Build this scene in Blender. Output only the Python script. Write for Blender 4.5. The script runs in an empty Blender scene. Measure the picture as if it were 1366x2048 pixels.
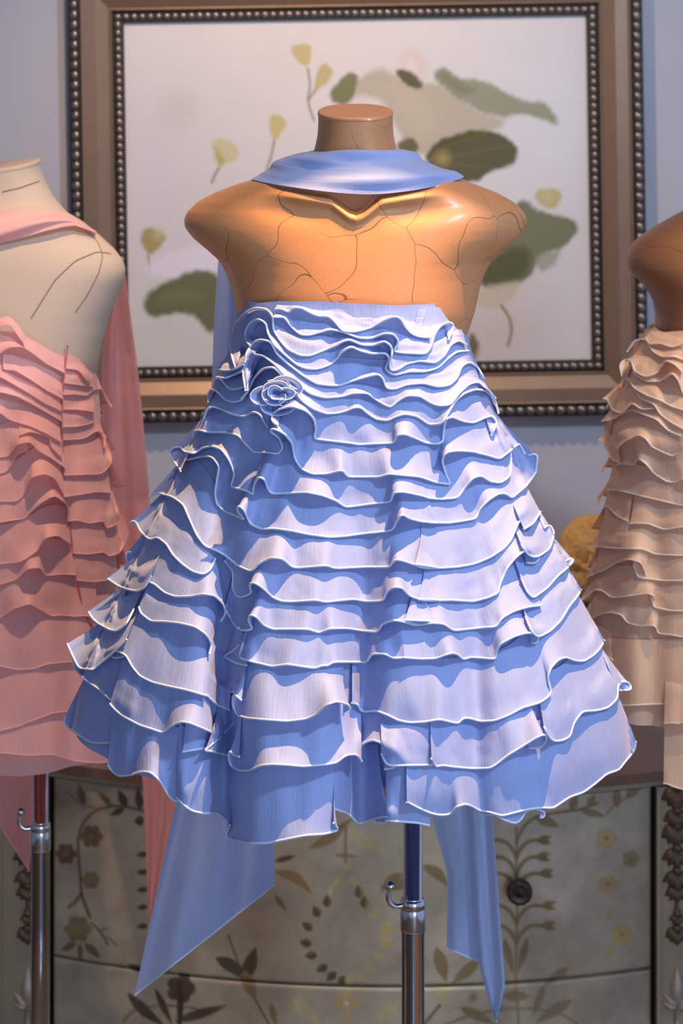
import bpy, math, random
import numpy as np

random.seed(7)
rng = np.random.default_rng(7)
S = bpy.context.scene
COL = S.collection
PI = math.pi

# ------------------------------------------------------------------ camera
F = 4267.0            # focal length in pixels of the 1366x2048 frame
CAMY = -2.56
ZC = 1.85             # camera height
HOR, CX = 270.0, 683.0


def P(x, y, Y):
    """point at depth Y seen at pixel x, y"""
    D = np.asarray(Y, float) - CAMY
    x = np.asarray(x, float); y = np.asarray(y, float)
    return np.stack(np.broadcast_arrays((x - CX) * D / F, D + CAMY, ZC - (y - HOR) * D / F), -1)


cam = bpy.data.cameras.new('camera')
co = bpy.data.objects.new('camera', cam)
COL.objects.link(co)
co.location = (0, CAMY, ZC)
co.rotation_euler = (PI / 2, 0, 0)
cam.sensor_fit = 'VERTICAL'
cam.sensor_height = 36.0
cam.lens = F / 2048 * 36.0
cam.shift_y = -(1024 - HOR) / 2048
cam.dof.use_dof = True
cam.dof.focus_distance = 2.42
cam.dof.aperture_fstop = 7.5
S.camera = co

# ------------------------------------------------------------------ light
S.view_settings.view_transform = 'Standard'
S.view_settings.look = 'None'
S.view_settings.gamma = 1
S.view_settings.use_curve_mapping = False
S.view_settings.exposure = 0.0

w = bpy.data.worlds.new('world')
S.world = w
w.use_nodes = True
w.node_tree.nodes['Background'].inputs[0].default_value = (0.50, 0.62, 0.95, 1)
w.node_tree.nodes['Background'].inputs[1].default_value = 0.66


def aim(o, tgt):
    from mathutils import Vector
    o.rotation_euler = (Vector(tgt) - Vector(o.location)).to_track_quat('-Z', 'Y').to_euler()


def spot(name, loc, tgt, power, col, cone, blend=0.35, size=0.03):
    l = bpy.data.lights.new(name, 'SPOT')
    l.energy = power; l.color = col; l.spot_size = math.radians(cone); l.spot_blend = blend
    l.shadow_soft_size = size
    o = bpy.data.objects.new(name, l); COL.objects.link(o)
    o.location = loc; aim(o, tgt)
    return o


def area(name, loc, tgt, power, col, sx, sy):
    l = bpy.data.lights.new(name, 'AREA')
    l.energy = power; l.color = col; l.shape = 'RECTANGLE'; l.size = sx; l.size_y = sy
    o = bpy.data.objects.new(name, l); COL.objects.link(o)
    o.location = loc; aim(o, tgt)
    return o


# warm ceiling spot lamps over the display, one cool ceiling panel to the right of it
spot('ceiling_spot', (0.42, -0.40, 3.3), (0.0, -0.12, 1.3), 520, (1.0, 0.53, 0.18), 40, 0.4, 0.010)
spot('ceiling_spot', (-0.2, 0.30, 2.8), (0.0, 1.35, 1.45), 60, (1.0, 0.68, 0.46), 80, 0.9, 0.03)
spot('ceiling_spot', (0.12, 0.12, 2.8), (0.0, 0.0, 1.2), 26, (1.0, 0.62, 0.34), 36, 0.8, 0.03)
area('cool_ceiling_panel', (1.35, -1.7, 3.3), (0.1, 0.9, 1.5), 44, (0.66, 0.80, 1.0), 0.16, 0.16)

area('added_cool_fill', (0.9, -3.5, 1.1), (0.0, 0.6, 0.85), 27, (0.74, 0.85, 1.0), 1.3, 1.7)  # added cool fill for commode and scarf tails, no known source there
spot('ceiling_spot', (-0.15, -0.25, 2.8), (-0.5, 0.4, 1.2), 76, (1.0, 0.66, 0.42), 38, 0.8, 0.02)
spot('ceiling_spot', (0.72, -0.2, 2.8), (0.62, 0.45, 1.2), 60, (1.0, 0.68, 0.42), 30, 0.8, 0.02)

# ------------------------------------------------------------------ helpers
ORG = {}
DBG = False


def props(o, label=None, cat=None, group=None, kind=None):
    if label: o['label'] = label
    if cat: o['category'] = cat
    if group: o['group'] = group
    if kind: o['kind'] = kind
    return o


def thing(name, loc, label, cat, group=None):
    o = bpy.data.objects.new(name, None); COL.objects.link(o)
    o.location = loc; o.empty_display_size = 0.05
    ORG[o.name] = np.array(loc, float)
    return props(o, label, cat, group)


def mesh(name, V, Fc, mat, parent=None, smooth=True, uv=None, col=None, org=None):
    """link vertices V (world coordinates) and faces as one mesh object"""
    V = np.asarray(V, float).reshape(-1, 3)
    if parent is not None: og = ORG[parent.name]
    elif org is not None: og = np.asarray(org, float)
    else: og = np.array([V[:, 0].mean(), V[:, 1].mean(), V[:, 2].min()])
    me = bpy.data.meshes.new(name)
    if isinstance(Fc, np.ndarray):
        k = Fc.shape[1]; n = len(Fc)
        me.vertices.add(len(V)); me.vertices.foreach_set('co', (V - og).ravel())
        me.loops.add(n * k); me.loops.foreach_set('vertex_index', Fc.ravel().astype(np.int32))
        me.polygons.add(n)
        me.polygons.foreach_set('loop_start', np.arange(0, n * k, k, dtype=np.int32))
        me.update(calc_edges=True)
    else:
        me.from_pydata([tuple(v) for v in (V - og)], [], [tuple(map(int, f)) for f in Fc])
        me.update()
    me.validate()
    if smooth: me.polygons.foreach_set('use_smooth', np.ones(len(me.polygons), bool))
    li = None
    if uv is not None:
        li = np.zeros(len(me.loops), np.int32); me.loops.foreach_get('vertex_index', li)
        l = me.uv_layers.new(name='UVMap')
        l.data.foreach_set('uv', np.asarray(uv, float)[li].ravel())
    if col is not None:
        a = me.color_attributes.new('paint', 'FLOAT_COLOR', 'POINT')
        a.data.foreach_set('color', np.concatenate([np.asarray(col, float), np.ones((len(V), 1))], 1).ravel())
    if mat: me.materials.append(mat)
    o = bpy.data.objects.new(name, me); COL.objects.link(o)
    ORG[o.name] = og
    if parent is not None:
        o.parent = parent
        if parent.parent is None or True:
            o.location = (0, 0, 0)
    else:
        o.location = og
    return o


def gridf(n, m, cu=False, cv=False):
    """faces of an n x m vertex grid"""
    i = np.arange(n if cu else n - 1)[:, None]; j = np.arange(m if cv else m - 1)[None, :]
    i2 = (i + 1) % n; j2 = (j + 1) % m
    return np.stack([a + 0 * (i + j) for a in (i * m + j, i2 * m + j, i2 * m + j2, i * m + j2)], -1).reshape(-1, 4)


def gauss(a, sig):
    a = np.asarray(a, float)
    r = int(min(len(a) - 1, max(1, round(sig * 3))))
    if len(a) < 3: return a
    k = np.exp(-0.5 * (np.arange(-r, r + 1) / sig) ** 2); k /= k.sum()
    pre = 2 * a[0] - a[r:0:-1]; post = 2 * a[-1] - a[-2:-r - 2:-1]
    return np.convolve(np.concatenate([pre, a, post]), k, 'valid')


def resample(pts, step=3.0, rnd=2.0):
    p = np.asarray(pts, float)
    d = np.r_[0, np.cumsum(np.hypot(*np.diff(p, axis=0).T[:2]))]
    n = max(6, int(d[-1] / step))
    s = np.linspace(0, d[-1], n)
    q = np.stack([np.interp(s, d, p[:, k]) for k in range(p.shape[1])], -1)
    if rnd: q = np.stack([gauss(q[:, k], rnd) for k in range(p.shape[1])], -1)
    return q


def tube(path, r, n=6, caps=True):
    p = np.asarray(path, float); m = len(p)
    r = np.broadcast_to(np.asarray(r, float), (m,))
    t = np.gradient(p, axis=0); t /= np.linalg.norm(t, axis=1)[:, None] + 1e-12
    a = np.zeros((m, 3)); ref = np.array([0, 0, 1.0]) if abs(t[0, 2]) < 0.9 else np.array([1.0, 0, 0])
    u = np.cross(t[0], ref); u /= np.linalg.norm(u)
    for i in range(m):
        u = u - t[i] * np.dot(u, t[i]); u /= np.linalg.norm(u) + 1e-12
        a[i] = u
    b = np.cross(t, a)
    an = np.arange(n) * 2 * PI / n
    V = (p[:, None] + r[:, None, None] * (a[:, None] * np.cos(an)[None, :, None] + b[:, None] * np.sin(an)[None, :, None])).reshape(-1, 3)
    Fc = [tuple(f) for f in gridf(m, n, False, True)]
    if caps:
        Fc.append(tuple(range(n - 1, -1, -1))); Fc.append(tuple(range((m - 1) * n, m * n)))
    return V, Fc


def lathe(prof, c, n=32, axis='z'):
    """prof: (radius, height) list turned about a vertical axis through c"""
    pr = np.asarray(prof, float); m = len(pr)
    an = np.arange(n) * 2 * PI / n
    V = np.zeros((m, n, 3))
    V[..., 0] = pr[:, 0:1] * np.cos(an); V[..., 1] = pr[:, 0:1] * np.sin(an); V[..., 2] = pr[:, 1:2]
    if axis == 'y':
        V = np.stack([V[..., 0], -V[..., 2], V[..., 1]], -1)
    V = V.reshape(-1, 3) + np.asarray(c, float)
    Fc = [tuple(f) for f in gridf(m, n, False, True)]
    Fc.append(tuple(range(n - 1, -1, -1))); Fc.append(tuple(range((m - 1) * n, m * n)))
    return V, Fc


class MB:
    def __init__(s): s.V = []; s.F = []; s.n = 0

    def add(s, VF):
        V, Fc = VF
        s.V.append(np.asarray(V, float).reshape(-1, 3)); s.F += [tuple(int(i) + s.n for i in f) for f in Fc]
        s.n += len(s.V[-1]); return s

    def out(s): return np.concatenate(s.V), s.F


def box(x0, x1, y0, y1, z0, z1):
    V = [(x, y, z) for x in (x0, x1) for y in (y0, y1) for z in (z0, z1)]
    return np.array(V), [(0, 1, 3, 2), (4, 6, 7, 5), (0, 4, 5, 1), (2, 3, 7, 6), (0, 2, 6, 4), (1, 5, 7, 3)]


def ellipsoid(c, r, n=10, m=7):
    th = np.linspace(0.02, PI - 0.02, m)
    an = np.arange(n) * 2 * PI / n
    V = np.stack(np.broadcast_arrays(np.sin(th)[:, None] * np.cos(an) * r[0], np.sin(th)[:, None] * np.sin(an) * r[1],
                                     np.cos(th)[:, None] + 0 * an), -1) * np.array([1, 1, r[2]]) + np.asarray(c)
    Fc = [tuple(f) for f in gridf(m, n, False, True)]
    Fc.append(tuple(range(n - 1, -1, -1))); Fc.append(tuple(range((m - 1) * n, m * n)))
    return V.reshape(-1, 3), Fc


def lin(c):
    c = np.asarray(c, float) / 255.0
    return np.where(c <= 0.04045, c / 12.92, ((c + 0.055) / 1.055) ** 2.4)


CROP = {'F1': (280, 600, 3.2524), 'F2': (680, 600, 3.2524), 'F3': (130, 940, 3.2524), 'F4': (460, 940, 3.2524),
        'F5': (780, 940, 3.2524), 'F6': (120, 1300, 3.2524), 'F7': (440, 1310, 3.2524), 'F8': (860, 1280, 3.2524),
        'G7': (0, 300, 3.4125), 'G8': (0, 850, 2.884), 'H4': (1110, 420, 3.531), 'H5': (1110, 980, 3.2),
        'K1': (0, 1450, 3.415), 'K2': (340, 1600, 2.732), 'K3': (760, 1500, 2.2541), 'X': (0, 0, 1.0)}


def tr(s):
    out = []; c = CROP['X']
    for tok in s.split():
        if tok in CROP: c = CROP[tok]
        else:
            a, b = tok.split(',')
            out.append((c[0] + float(a) / c[2], c[1] + float(b) / c[2]))
    return np.array(out)


# ------------------------------------------------------------------ materials
def newmat(name):
    m = bpy.data.materials.new(name); m.use_nodes = True
    nt = m.node_tree; b = nt.nodes['Principled BSDF']
    return m, nt, b


def rgba(c, srgb=True):
    v = lin(c) if srgb else np.asarray(c, float)
    return (float(v[0]), float(v[1]), float(v[2]), 1)


def node(nt, t, **kw):
    n = nt.nodes.new(t)
    for k, v in kw.items():
        if k in n.inputs: n.inputs[k].default_value = v
        else: setattr(n, k, v)
    return n


def cloth(name, colour, trans=0.3, bump=0.42, clear=0.0, variation=0.08):
    """thin crinkled organza: diffuse + light coming through + fine crinkle relief along the drop"""
    m, nt, b = newmat(name)
    L = nt.links
    uv = node(nt, 'ShaderNodeUVMap')
    mp = node(nt, 'ShaderNodeMapping'); mp.inputs['Scale'].default_value = (380, 34, 1)
    L.new(uv.outputs[0], mp.inputs[0])
    n1 = node(nt, 'ShaderNodeTexNoise', Scale=1.0, Detail=4.0, Roughness=0.6, Distortion=0.4)
    L.new(mp.outputs[0], n1.inputs['Vector'])
    mp2 = node(nt, 'ShaderNodeMapping'); mp2.inputs['Scale'].default_value = (60, 26, 1)
    L.new(uv.outputs[0], mp2.inputs[0])
    n2 = node(nt, 'ShaderNodeTexNoise', Scale=1.0, Detail=2.0)
    L.new(mp2.outputs[0], n2.inputs['Vector'])
    ad = node(nt, 'ShaderNodeMath', operation='MULTIPLY_ADD'); ad.inputs[1].default_value = 1.2
    L.new(n2.outputs['Fac'], ad.inputs[0]); L.new(n1.outputs['Fac'], ad.inputs[2])
    bp = node(nt, 'ShaderNodeBump', Strength=bump, Distance=0.0016)
    L.new(ad.outputs[0], bp.inputs['Height'])
    # weave variation
    c = lin(colour)
    mix = node(nt, 'ShaderNodeMix', data_type='RGBA')
    mix.inputs[6].default_value = (*(c * (1 - variation)), 1); mix.inputs[7].default_value = (*np.minimum(1, c * (1 + variation)), 1)
    L.new(n1.outputs['Fac'], mix.inputs[0])
    L.new(mix.outputs[2], b.inputs['Base Color'])
    b.inputs['Roughness'].default_value = 0.62
    b.inputs['Specular IOR Level'].default_value = 0.25
    b.inputs['Sheen Weight'].default_value = 0.25
    b.inputs['Sheen Roughness'].default_value = 0.4
    L.new(bp.outputs[0], b.inputs['Normal'])
    tl = node(nt, 'ShaderNodeBsdfTranslucent'); L.new(mix.outputs[2], tl.inputs[0]); L.new(bp.outputs[0], tl.inputs['Normal'])
    ms = node(nt, 'ShaderNodeMixShader'); ms.inputs[0].default_value = trans
    L.new(b.outputs[0], ms.inputs[1]); L.new(tl.outputs[0], ms.inputs[2])
    last = ms
    if clear > 0:
        tp = node(nt, 'ShaderNodeBsdfTransparent')
        m2 = node(nt, 'ShaderNodeMixShader'); m2.inputs[0].default_value = clear
        L.new(ms.outputs[0], m2.inputs[1]); L.new(tp.outputs[0], m2.inputs[2]); last = m2
    L.new(last.outputs[0], nt.nodes['Material Output'].inputs[0])
    return m


def plain(name, colour, rough=0.5, metal=0.0, noise=0.0, nscale=20.0, bump=0.0, spec=0.5, bscale=200.0):
    m, nt, b = newmat(name)
    c = lin(colour)
    b.inputs['Base Color'].default_value = (*c, 1)
    b.inputs['Roughness'].default_value = rough; b.inputs['Metallic'].default_value = metal
    b.inputs['Specular IOR Level'].default_value = spec
    tc = node(nt, 'ShaderNodeTexCoord')
    if noise:
        n1 = node(nt, 'ShaderNodeTexNoise', Scale=nscale, Detail=5.0, Roughness=0.6)
        nt.links.new(tc.outputs['Object'], n1.inputs['Vector'])
        mix = node(nt, 'ShaderNodeMix', data_type='RGBA')
        mix.inputs[6].default_value = (*(c * (1 - noise)), 1); mix.inputs[7].default_value = (*np.minimum(1, c * (1 + noise)), 1)
        nt.links.new(n1.outputs['Fac'], mix.inputs[0]); nt.links.new(mix.outputs[2], b.inputs['Base Color'])
    if bump:
        n2 = node(nt, 'ShaderNodeTexNoise', Scale=bscale, Detail=3.0)
        nt.links.new(tc.outputs['Object'], n2.inputs['Vector'])
        bp = node(nt, 'ShaderNodeBump', Strength=bump, Distance=0.002)
        nt.links.new(n2.outputs['Fac'], bp.inputs['Height']); nt.links.new(bp.outputs[0], b.inputs['Normal'])
    return m


def bronze_crackle(name, colour, crack, metal=0.35, rough=0.42):
    """painted bronze skin with meandering hairline cracks"""
    m, nt, b = newmat(name); L = nt.links
    tc = node(nt, 'ShaderNodeTexCoord')
    nz = node(nt, 'ShaderNodeTexNoise', Scale=5.0, Detail=3.0, Roughness=0.5)
    L.new(tc.outputs['Object'], nz.inputs['Vector'])
    mxv = node(nt, 'ShaderNodeMix', data_type='VECTOR'); mxv.inputs[0].default_value = 0.16
    L.new(tc.outputs['Object'], mxv.inputs[4]); L.new(nz.outputs['Color'], mxv.inputs[5])
    vo = node(nt, 'ShaderNodeTexVoronoi', feature='DISTANCE_TO_EDGE', Scale=12.0)
    L.new(mxv.outputs[1], vo.inputs['Vector'])
    # cracks fade in and out
    n3 = node(nt, 'ShaderNodeTexNoise', Scale=9.0, Detail=1.0)
    L.new(tc.outputs['Object'], n3.inputs['Vector'])
    mr3 = node(nt, 'ShaderNodeMapRange'); mr3.inputs[1].default_value = 0.36; mr3.inputs[2].default_value = 0.56
    mr3.inputs[3].default_value = 0.001; mr3.inputs[4].default_value = 0.0075
    L.new(n3.outputs['Fac'], mr3.inputs[0])
    dv = node(nt, 'ShaderNodeMath', operation='DIVIDE')
    L.new(vo.outputs['Distance'], dv.inputs[0]); L.new(mr3.outputs[0], dv.inputs[1])
    cl = node(nt, 'ShaderNodeMath', operation='MINIMUM'); cl.inputs[1].default_value = 1.0
    L.new(dv.outputs[0], cl.inputs[0])
    n4 = node(nt, 'ShaderNodeTexNoise', Scale=900.0, Detail=2.0)
    L.new(tc.outputs['Object'], n4.inputs['Vector'])
    c = lin(colour)
    gm = node(nt, 'ShaderNodeMix', data_type='RGBA')
    gm.inputs[6].default_value = (*(c * 0.68), 1); gm.inputs[7].default_value = (*(c * 1.3), 1)
    L.new(n4.outputs['Fac'], gm.inputs[0])
    cm = node(nt, 'ShaderNodeMix', data_type='RGBA'); cm.inputs[6].default_value = rgba(crack)
    L.new(gm.outputs[2], cm.inputs[7]); L.new(cl.outputs[0], cm.inputs[0])
    L.new(cm.outputs[2], b.inputs['Base Color'])
    bp = node(nt, 'ShaderNodeBump', Strength=0.25, Distance=0.0005)
    L.new(cl.outputs[0], bp.inputs['Height']); L.new(bp.outputs[0], b.inputs['Normal'])
    b.inputs['Metallic'].default_value = metal; b.inputs['Roughness'].default_value = rough
    b.inputs['Coat Weight'].default_value = 0.25; b.inputs['Coat Roughness'].default_value = 0.25
    return m


def painted(name, rough=0.6, metal=0.0, nscale=12.0, amt=0.1, bump=0.15, stretch=(1, 1, 1), spec=0.4):
    """colour comes from the brushwork stored on the mesh, with mottling over it"""
    m, nt, b = newmat(name); L = nt.links
    at = node(nt, 'ShaderNodeAttribute', attribute_name='paint')
    tc = node(nt, 'ShaderNodeTexCoord')
    mp = node(nt, 'ShaderNodeMapping'); mp.inputs['Scale'].default_value = stretch
    L.new(tc.outputs['Object'], mp.inputs[0])
    n1 = node(nt, 'ShaderNodeTexNoise', Scale=nscale, Detail=7.0, Roughness=0.62, Distortion=0.3)
    L.new(mp.outputs[0], n1.inputs['Vector'])
    mr = node(nt, 'ShaderNodeMapRange'); mr.inputs[1].default_value = 0.25; mr.inputs[2].default_value = 0.75
    mr.inputs[3].default_value = 1 - amt; mr.inputs[4].default_value = 1 + amt
    L.new(n1.outputs['Fac'], mr.inputs[0])
    vm = node(nt, 'ShaderNodeVectorMath', operation='SCALE')
    L.new(at.outputs['Color'], vm.inputs[0]); L.new(mr.outputs[0], vm.inputs['Scale'])
    L.new(vm.outputs[0], b.inputs['Base Color'])
    b.inputs['Roughness'].default_value = rough; b.inputs['Metallic'].default_value = metal
    b.inputs['Specular IOR Level'].default_value = spec
    n2 = node(nt, 'ShaderNodeTexNoise', Scale=160.0, Detail=4.0)
    L.new(mp.outputs[0], n2.inputs['Vector'])
    bp = node(nt, 'ShaderNodeBump', Strength=bump, Distance=0.001)
    L.new(n2.outputs['Fac'], bp.inputs['Height']); L.new(bp.outputs[0], b.inputs['Normal'])
    return m


M = {}
M['blue'] = cloth('blue_organza', (156, 177, 230), 0.24)
M['blue_edge'] = cloth('blue_hem', (205, 222, 250), 0.1, 0.1)
M['blue_sheer'] = cloth('blue_chiffon', (172, 200, 252), 0.5, 0.2, 0.06)
M['pink'] = cloth('pink_organza', (246, 190, 182), 0.3)
M['pink_edge'] = cloth('pink_hem', (246, 190, 186), 0.1, 0.1)
M['pink_sheer'] = cloth('pink_chiffon', (244, 172, 166), 0.5, 0.15, 0.06)
M['cream'] = cloth('cream_organza', (242, 204, 170), 0.3)
M['cream_edge'] = cloth('cream_hem', (248, 232, 214), 0.1, 0.1)
M['bronze'] = bronze_crackle('bronze_paint', (192, 134, 86), (88, 58, 34), 0.15, 0.5)
M['bronze_dull'] = bronze_crackle('bronze_paint_brown', (150, 98, 58), (70, 42, 20), 0.15, 0.5)
M['linen'] = plain('linen_cover', (190, 172, 152), 0.85, 0, 0.08, 300, 0.2, 0.2, 900)
M['seam'] = plain('seam_thread', (120, 100, 82), 0.9)
M['chrome'] = plain('chrome', (204, 206, 210), 0.14, 1.0)
M['steel_dark'] = plain('dark_steel', (70, 70, 76), 0.35, 0.9)
M['wall'] = plain('blue_grey_wall_paint', (184, 184, 190), 0.85, 0, 0.03, 6, 0.1, 0.2, 300)
M['floor'] = plain('timber_floor', (120, 92, 68), 0.5, 0, 0.2, 8)
M['frame_flat'] = plain('champagne_leaf', (142, 118, 96), 0.42, 0.45, 0.14, 30, 0.1)
M['frame_dark'] = plain('antiqued_groove', (46, 40, 36), 0.6, 0.2)
M['bead'] = plain('antique_silver_bead', (136, 124, 114), 0.28, 0.75, 0.35, 120)
M['canvas'] = painted('lotus_painting', 0.75, 0, 9, 0.035, 0.15, spec=0.2)
M['silver'] = painted('silver_leaf_painted', 0.40, 0.22, 11, 0.34, 0.2)
M['silver_plain'] = plain('aged_silver_leaf', (150, 142, 118), 0.45, 0.3, 0.22, 18, 0.15)
M['commode_top'] = plain('brown_lacquer', (112, 86, 68), 0.4, 0.1, 0.15, 10)
M['groove'] = plain('dark_line', (24, 24, 24), 0.6)
M['ornament'] = plain('aged_bronze_carving', (98, 86, 68), 0.5, 0.3, 0.45, 90)
M['ornament_silver'] = plain('silvered_carving', (176, 166, 150), 0.45, 0.35, 0.4, 90)
M['knob'] = plain('dark_bronze_knob', (66, 58, 52), 0.38, 0.7, 0.3, 150)
M['petal'] = cloth('gold_petal', (252, 214, 138), 0.35)
M['vase'] = plain('cream_ceramic', (214, 196, 170), 0.3)

# ------------------------------------------------------------------ setting
WALLY = 1.39
mesh('wall_back', *box(-2.6, 2.6, WALLY, WALLY + 0.1, 0, 3.5), M['wall'], smooth=False)['kind'] = 'structure'
mesh('wall_left', *box(-2.7, -2.6, -3.6, WALLY, 0, 3.5), M['wall'], smooth=False)['kind'] = 'structure'
mesh('added_light_block_1', *box(-2.6, 2.6, -0.309, WALLY, 2.85, 3.5), M['wall'], smooth=False)['kind'] = 'structure'  # unseen block added to keep the key spot off neck and scarf
mesh('ceiling', *box(-2.7, 2.6, -3.6, WALLY + 0.1, 3.5, 3.6), M['wall'], smooth=False)['kind'] = 'structure'
mesh('floor', *box(-2.6, 2.6, -3.6, WALLY, -0.1, 0), M['floor'], smooth=False)['kind'] = 'structure'


# ------------------------------------------------------------------ brush painting on mesh vertices
def in_poly(x, y, pts):
    """signed distance to a polygon (negative inside)"""
    p = np.asarray(pts, float); q = np.roll(p, -1, 0)
    d = np.full(x.shape, 1e9); ins = np.zeros(x.shape, bool)
    for (ax, ay), (bx, by) in zip(p, q):
        ex, ey = bx - ax, by - ay
        t = np.clip(((x - ax) * ex + (y - ay) * ey) / (ex * ex + ey * ey + 1e-9), 0, 1)
        d = np.minimum(d, np.hypot(x - ax - t * ex, y - ay - t * ey))
        c = ((ay > y) != (by > y)) & (x < (bx - ax) * (y - ay) / (by - ay + 1e-12) + ax)
        ins ^= c
    return np.where(ins, -d, d)


def smooth_poly(pts, n=3):
    p = np.asarray(pts, float)
    for _ in range(n):
        q = np.roll(p, -1, 0)
        p = np.stack([0.75 * p + 0.25 * q, 0.25 * p + 0.75 * q], 1).reshape(-1, 2)
    return p


class Paint:
    def __init__(s, x, y, bg):
        s.x, s.y = x, y
        s.c = np.broadcast_to(lin(bg), (*x.shape, 3)).copy()
        s.nx = sum(np.sin(x * a + y * b + ph) for a, b, ph in ((.11, .05, 1), (-.06, .13, 2), (.19, -.17, 3), (.31, .27, 0)))

    def blend(s, a, col):
        a = a[..., None]; s.c[:] = s.c * (1 - a) + lin(col) * a

    def poly(s, pts, col, soft=4, op=0.95, rough=1.5):
        d = in_poly(s.x, s.y, smooth_poly(pts, 2)) + s.nx * rough * 0.5
        s.blend(np.clip(0.5 - d / (2 * soft), 0, 1) * op, col)

    def line(s, pts, wd, col, op=0.9, soft=1.5):
        p = resample(pts, 6, 1.5); d = np.full(s.x.shape, 1e9)
        for (ax, ay), (bx, by) in zip(p[:-1], p[1:]):
            ex, ey = bx - ax, by - ay
            t = np.clip(((s.x - ax) * ex + (s.y - ay) * ey) / (ex * ex + ey * ey + 1e-9), 0, 1)
            d = np.minimum(d, np.hypot(s.x - ax - t * ex, s.y - ay - t * ey))
        s.blend(np.clip(0.5 - (d - wd / 2) / (2 * soft), 0, 1) * op, col)

    def leaf(s, x0, y0, x1, y1, wd, col, op=0.9, bend=0.0, soft=2.0, edge=None):
        ex, ey = x1 - x0, y1 - y0; L = math.hypot(ex, ey)
        u = ((s.x - x0) * ex + (s.y - y0) * ey) / L ** 2
        v = (-(s.x - x0) * ey + (s.y - y0) * ex) / L - bend * L * np.sin(PI * np.clip(u, 0, 1))
        hw = wd / 2 * np.sin(PI * np.clip(u, 0, 1) ** 0.8)
        m = np.clip(0.5 - (np.abs(v) - hw) / (2 * soft), 0, 1) * ((u > 0) & (u < 1))
        s.blend(m * op, col)
        if edge is not None:
            e = m * np.clip(v / (hw + 1e-6), 0, 1)
            s.blend(e * op * 0.7, edge)

    def blob(s, cx, cy, r, col, op=0.6, soft=None):
        d = np.hypot(s.x - cx, s.y - cy)
        s.blend(np.clip(1 - d / r, 0, 1) ** 1.2 * op, col)

    def flower(s, cx, cy, r, col, n=6, op=0.85, core=None):
        d = np.hypot(s.x - cx, s.y - cy); a = np.arctan2(s.y - cy, s.x - cx)
        rr = r * (0.78 + 0.22 * np.abs(np.cos(a * n / 2)))
        s.blend(np.clip(0.5 - (d - rr) / 4, 0, 1) * op, col)
        if core is not None: s.blend(np.clip(0.5 - (d - r * 0.22) / 3, 0, 1) * op, core)


# ------------------------------------------------------------------ picture frame
SW = (3.90) / F                                   # metres per pixel at the face of the frame
FROT = math.radians(0.95)
fc = P(716, 383, WALLY - 0.05)
fr = thing('picture_frame', (float(fc[0]), WALLY, float(fc[2])),
           'large champagne frame with two rows of silver beads around a lotus painting on the wall', 'picture')
fr.rotation_euler = (0, -FROT, 0)
ORG[fr.name] = np.zeros(3)                         # parts below are given in the frame's own coordinates
HW, HH = 466 * SW, 347 * SW


def rail_ring(i0, i1, d0, d1, name, mat):
    """four mitred rails between insets i0 and i1 (pixels outside the canvas), front depth d0 -> d1"""
    a, b = i0 * SW, i1 * SW
    for k in range(4):
        if k % 2 == 0: L, H = HW, HH
        else: L, H = HH, HW
        pts = []
        for (i, dd) in ((a, 0.0), (a, d0), ((a + b) / 2, max(d0, d1) * 1.0 + 0.001), (b, d1), (b, 0.0)):
            pts.append([(-(L + i), -dd, H + i), ((L + i), -dd, H + i)])
        V = np.array(pts).reshape(-1, 3)
        an = -k * PI / 2
        R = np.array([[math.cos(an), 0, -math.sin(an)], [0, 1, 0], [math.sin(an), 0, math.cos(an)]])
        V = V @ R.T
        Fc = [(2 * j, 2 * j + 1, 2 * j + 3, 2 * j + 2) for j in range(4)] + [(0, 2, 4, 6, 8), (9, 7, 5, 3, 1)]
        mesh(name, V, Fc, mat, fr, smooth=False)


rail_ring(0, 23, 0.026, 0.026, 'bead_groove', M['frame_dark'])
rail_ring(23, 28, 0.034, 0.036, 'fillet', M['frame_flat'])
rail_ring(28, 80, 0.034, 0.046, 'moulding_rail', M['frame_flat'])
rail_ring(80, 84, 0.05, 0.05, 'fillet', M['frame_flat'])
rail_ring(84, 110, 0.042, 0.040, 'bead_groove', M['frame_dark'])


def bead_row(inset, r, pitch, depth, name):
    a = inset * SW
    V, Fc = ellipsoid((0, 0, 0), (r, r * 0.8, r), 10, 7)
    first = None
    for k in range(4):
        L, H = ((HW, HH) if k % 2 == 0 else (HH, HW))
        L += a; H += a
        n = int(round(2 * L / pitch))
        for j in range(n):
            t = -L + 2 * L * j / n
            an = -k * PI / 2
            x, z = t * math.cos(an) - H * math.sin(an), t * math.sin(an) + H * math.cos(an)
            if z > 0.39: continue                  # the top rail lies above the picture
            if first is None:
                first = mesh(name, V, Fc, M['bead'], fr); o = first
            else:
                o = first.copy(); COL.objects.link(o)
            o.location = (x, -depth, z)
            s = random.uniform(0.93, 1.05); o.scale = (s * (1.18 if k % 2 == 0 else .98), s, s * (.98 if k % 2 == 0 else 1.18))
            o.rotation_euler = (0, random.uniform(-.15, .15), 0)


bead_row(11.5, 7.6 * SW, 16.4 * SW, 0.029, 'small_bead')
bead_row(97, 9.2 * SW, 20.4 * SW, 0.043, 'bead')

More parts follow.
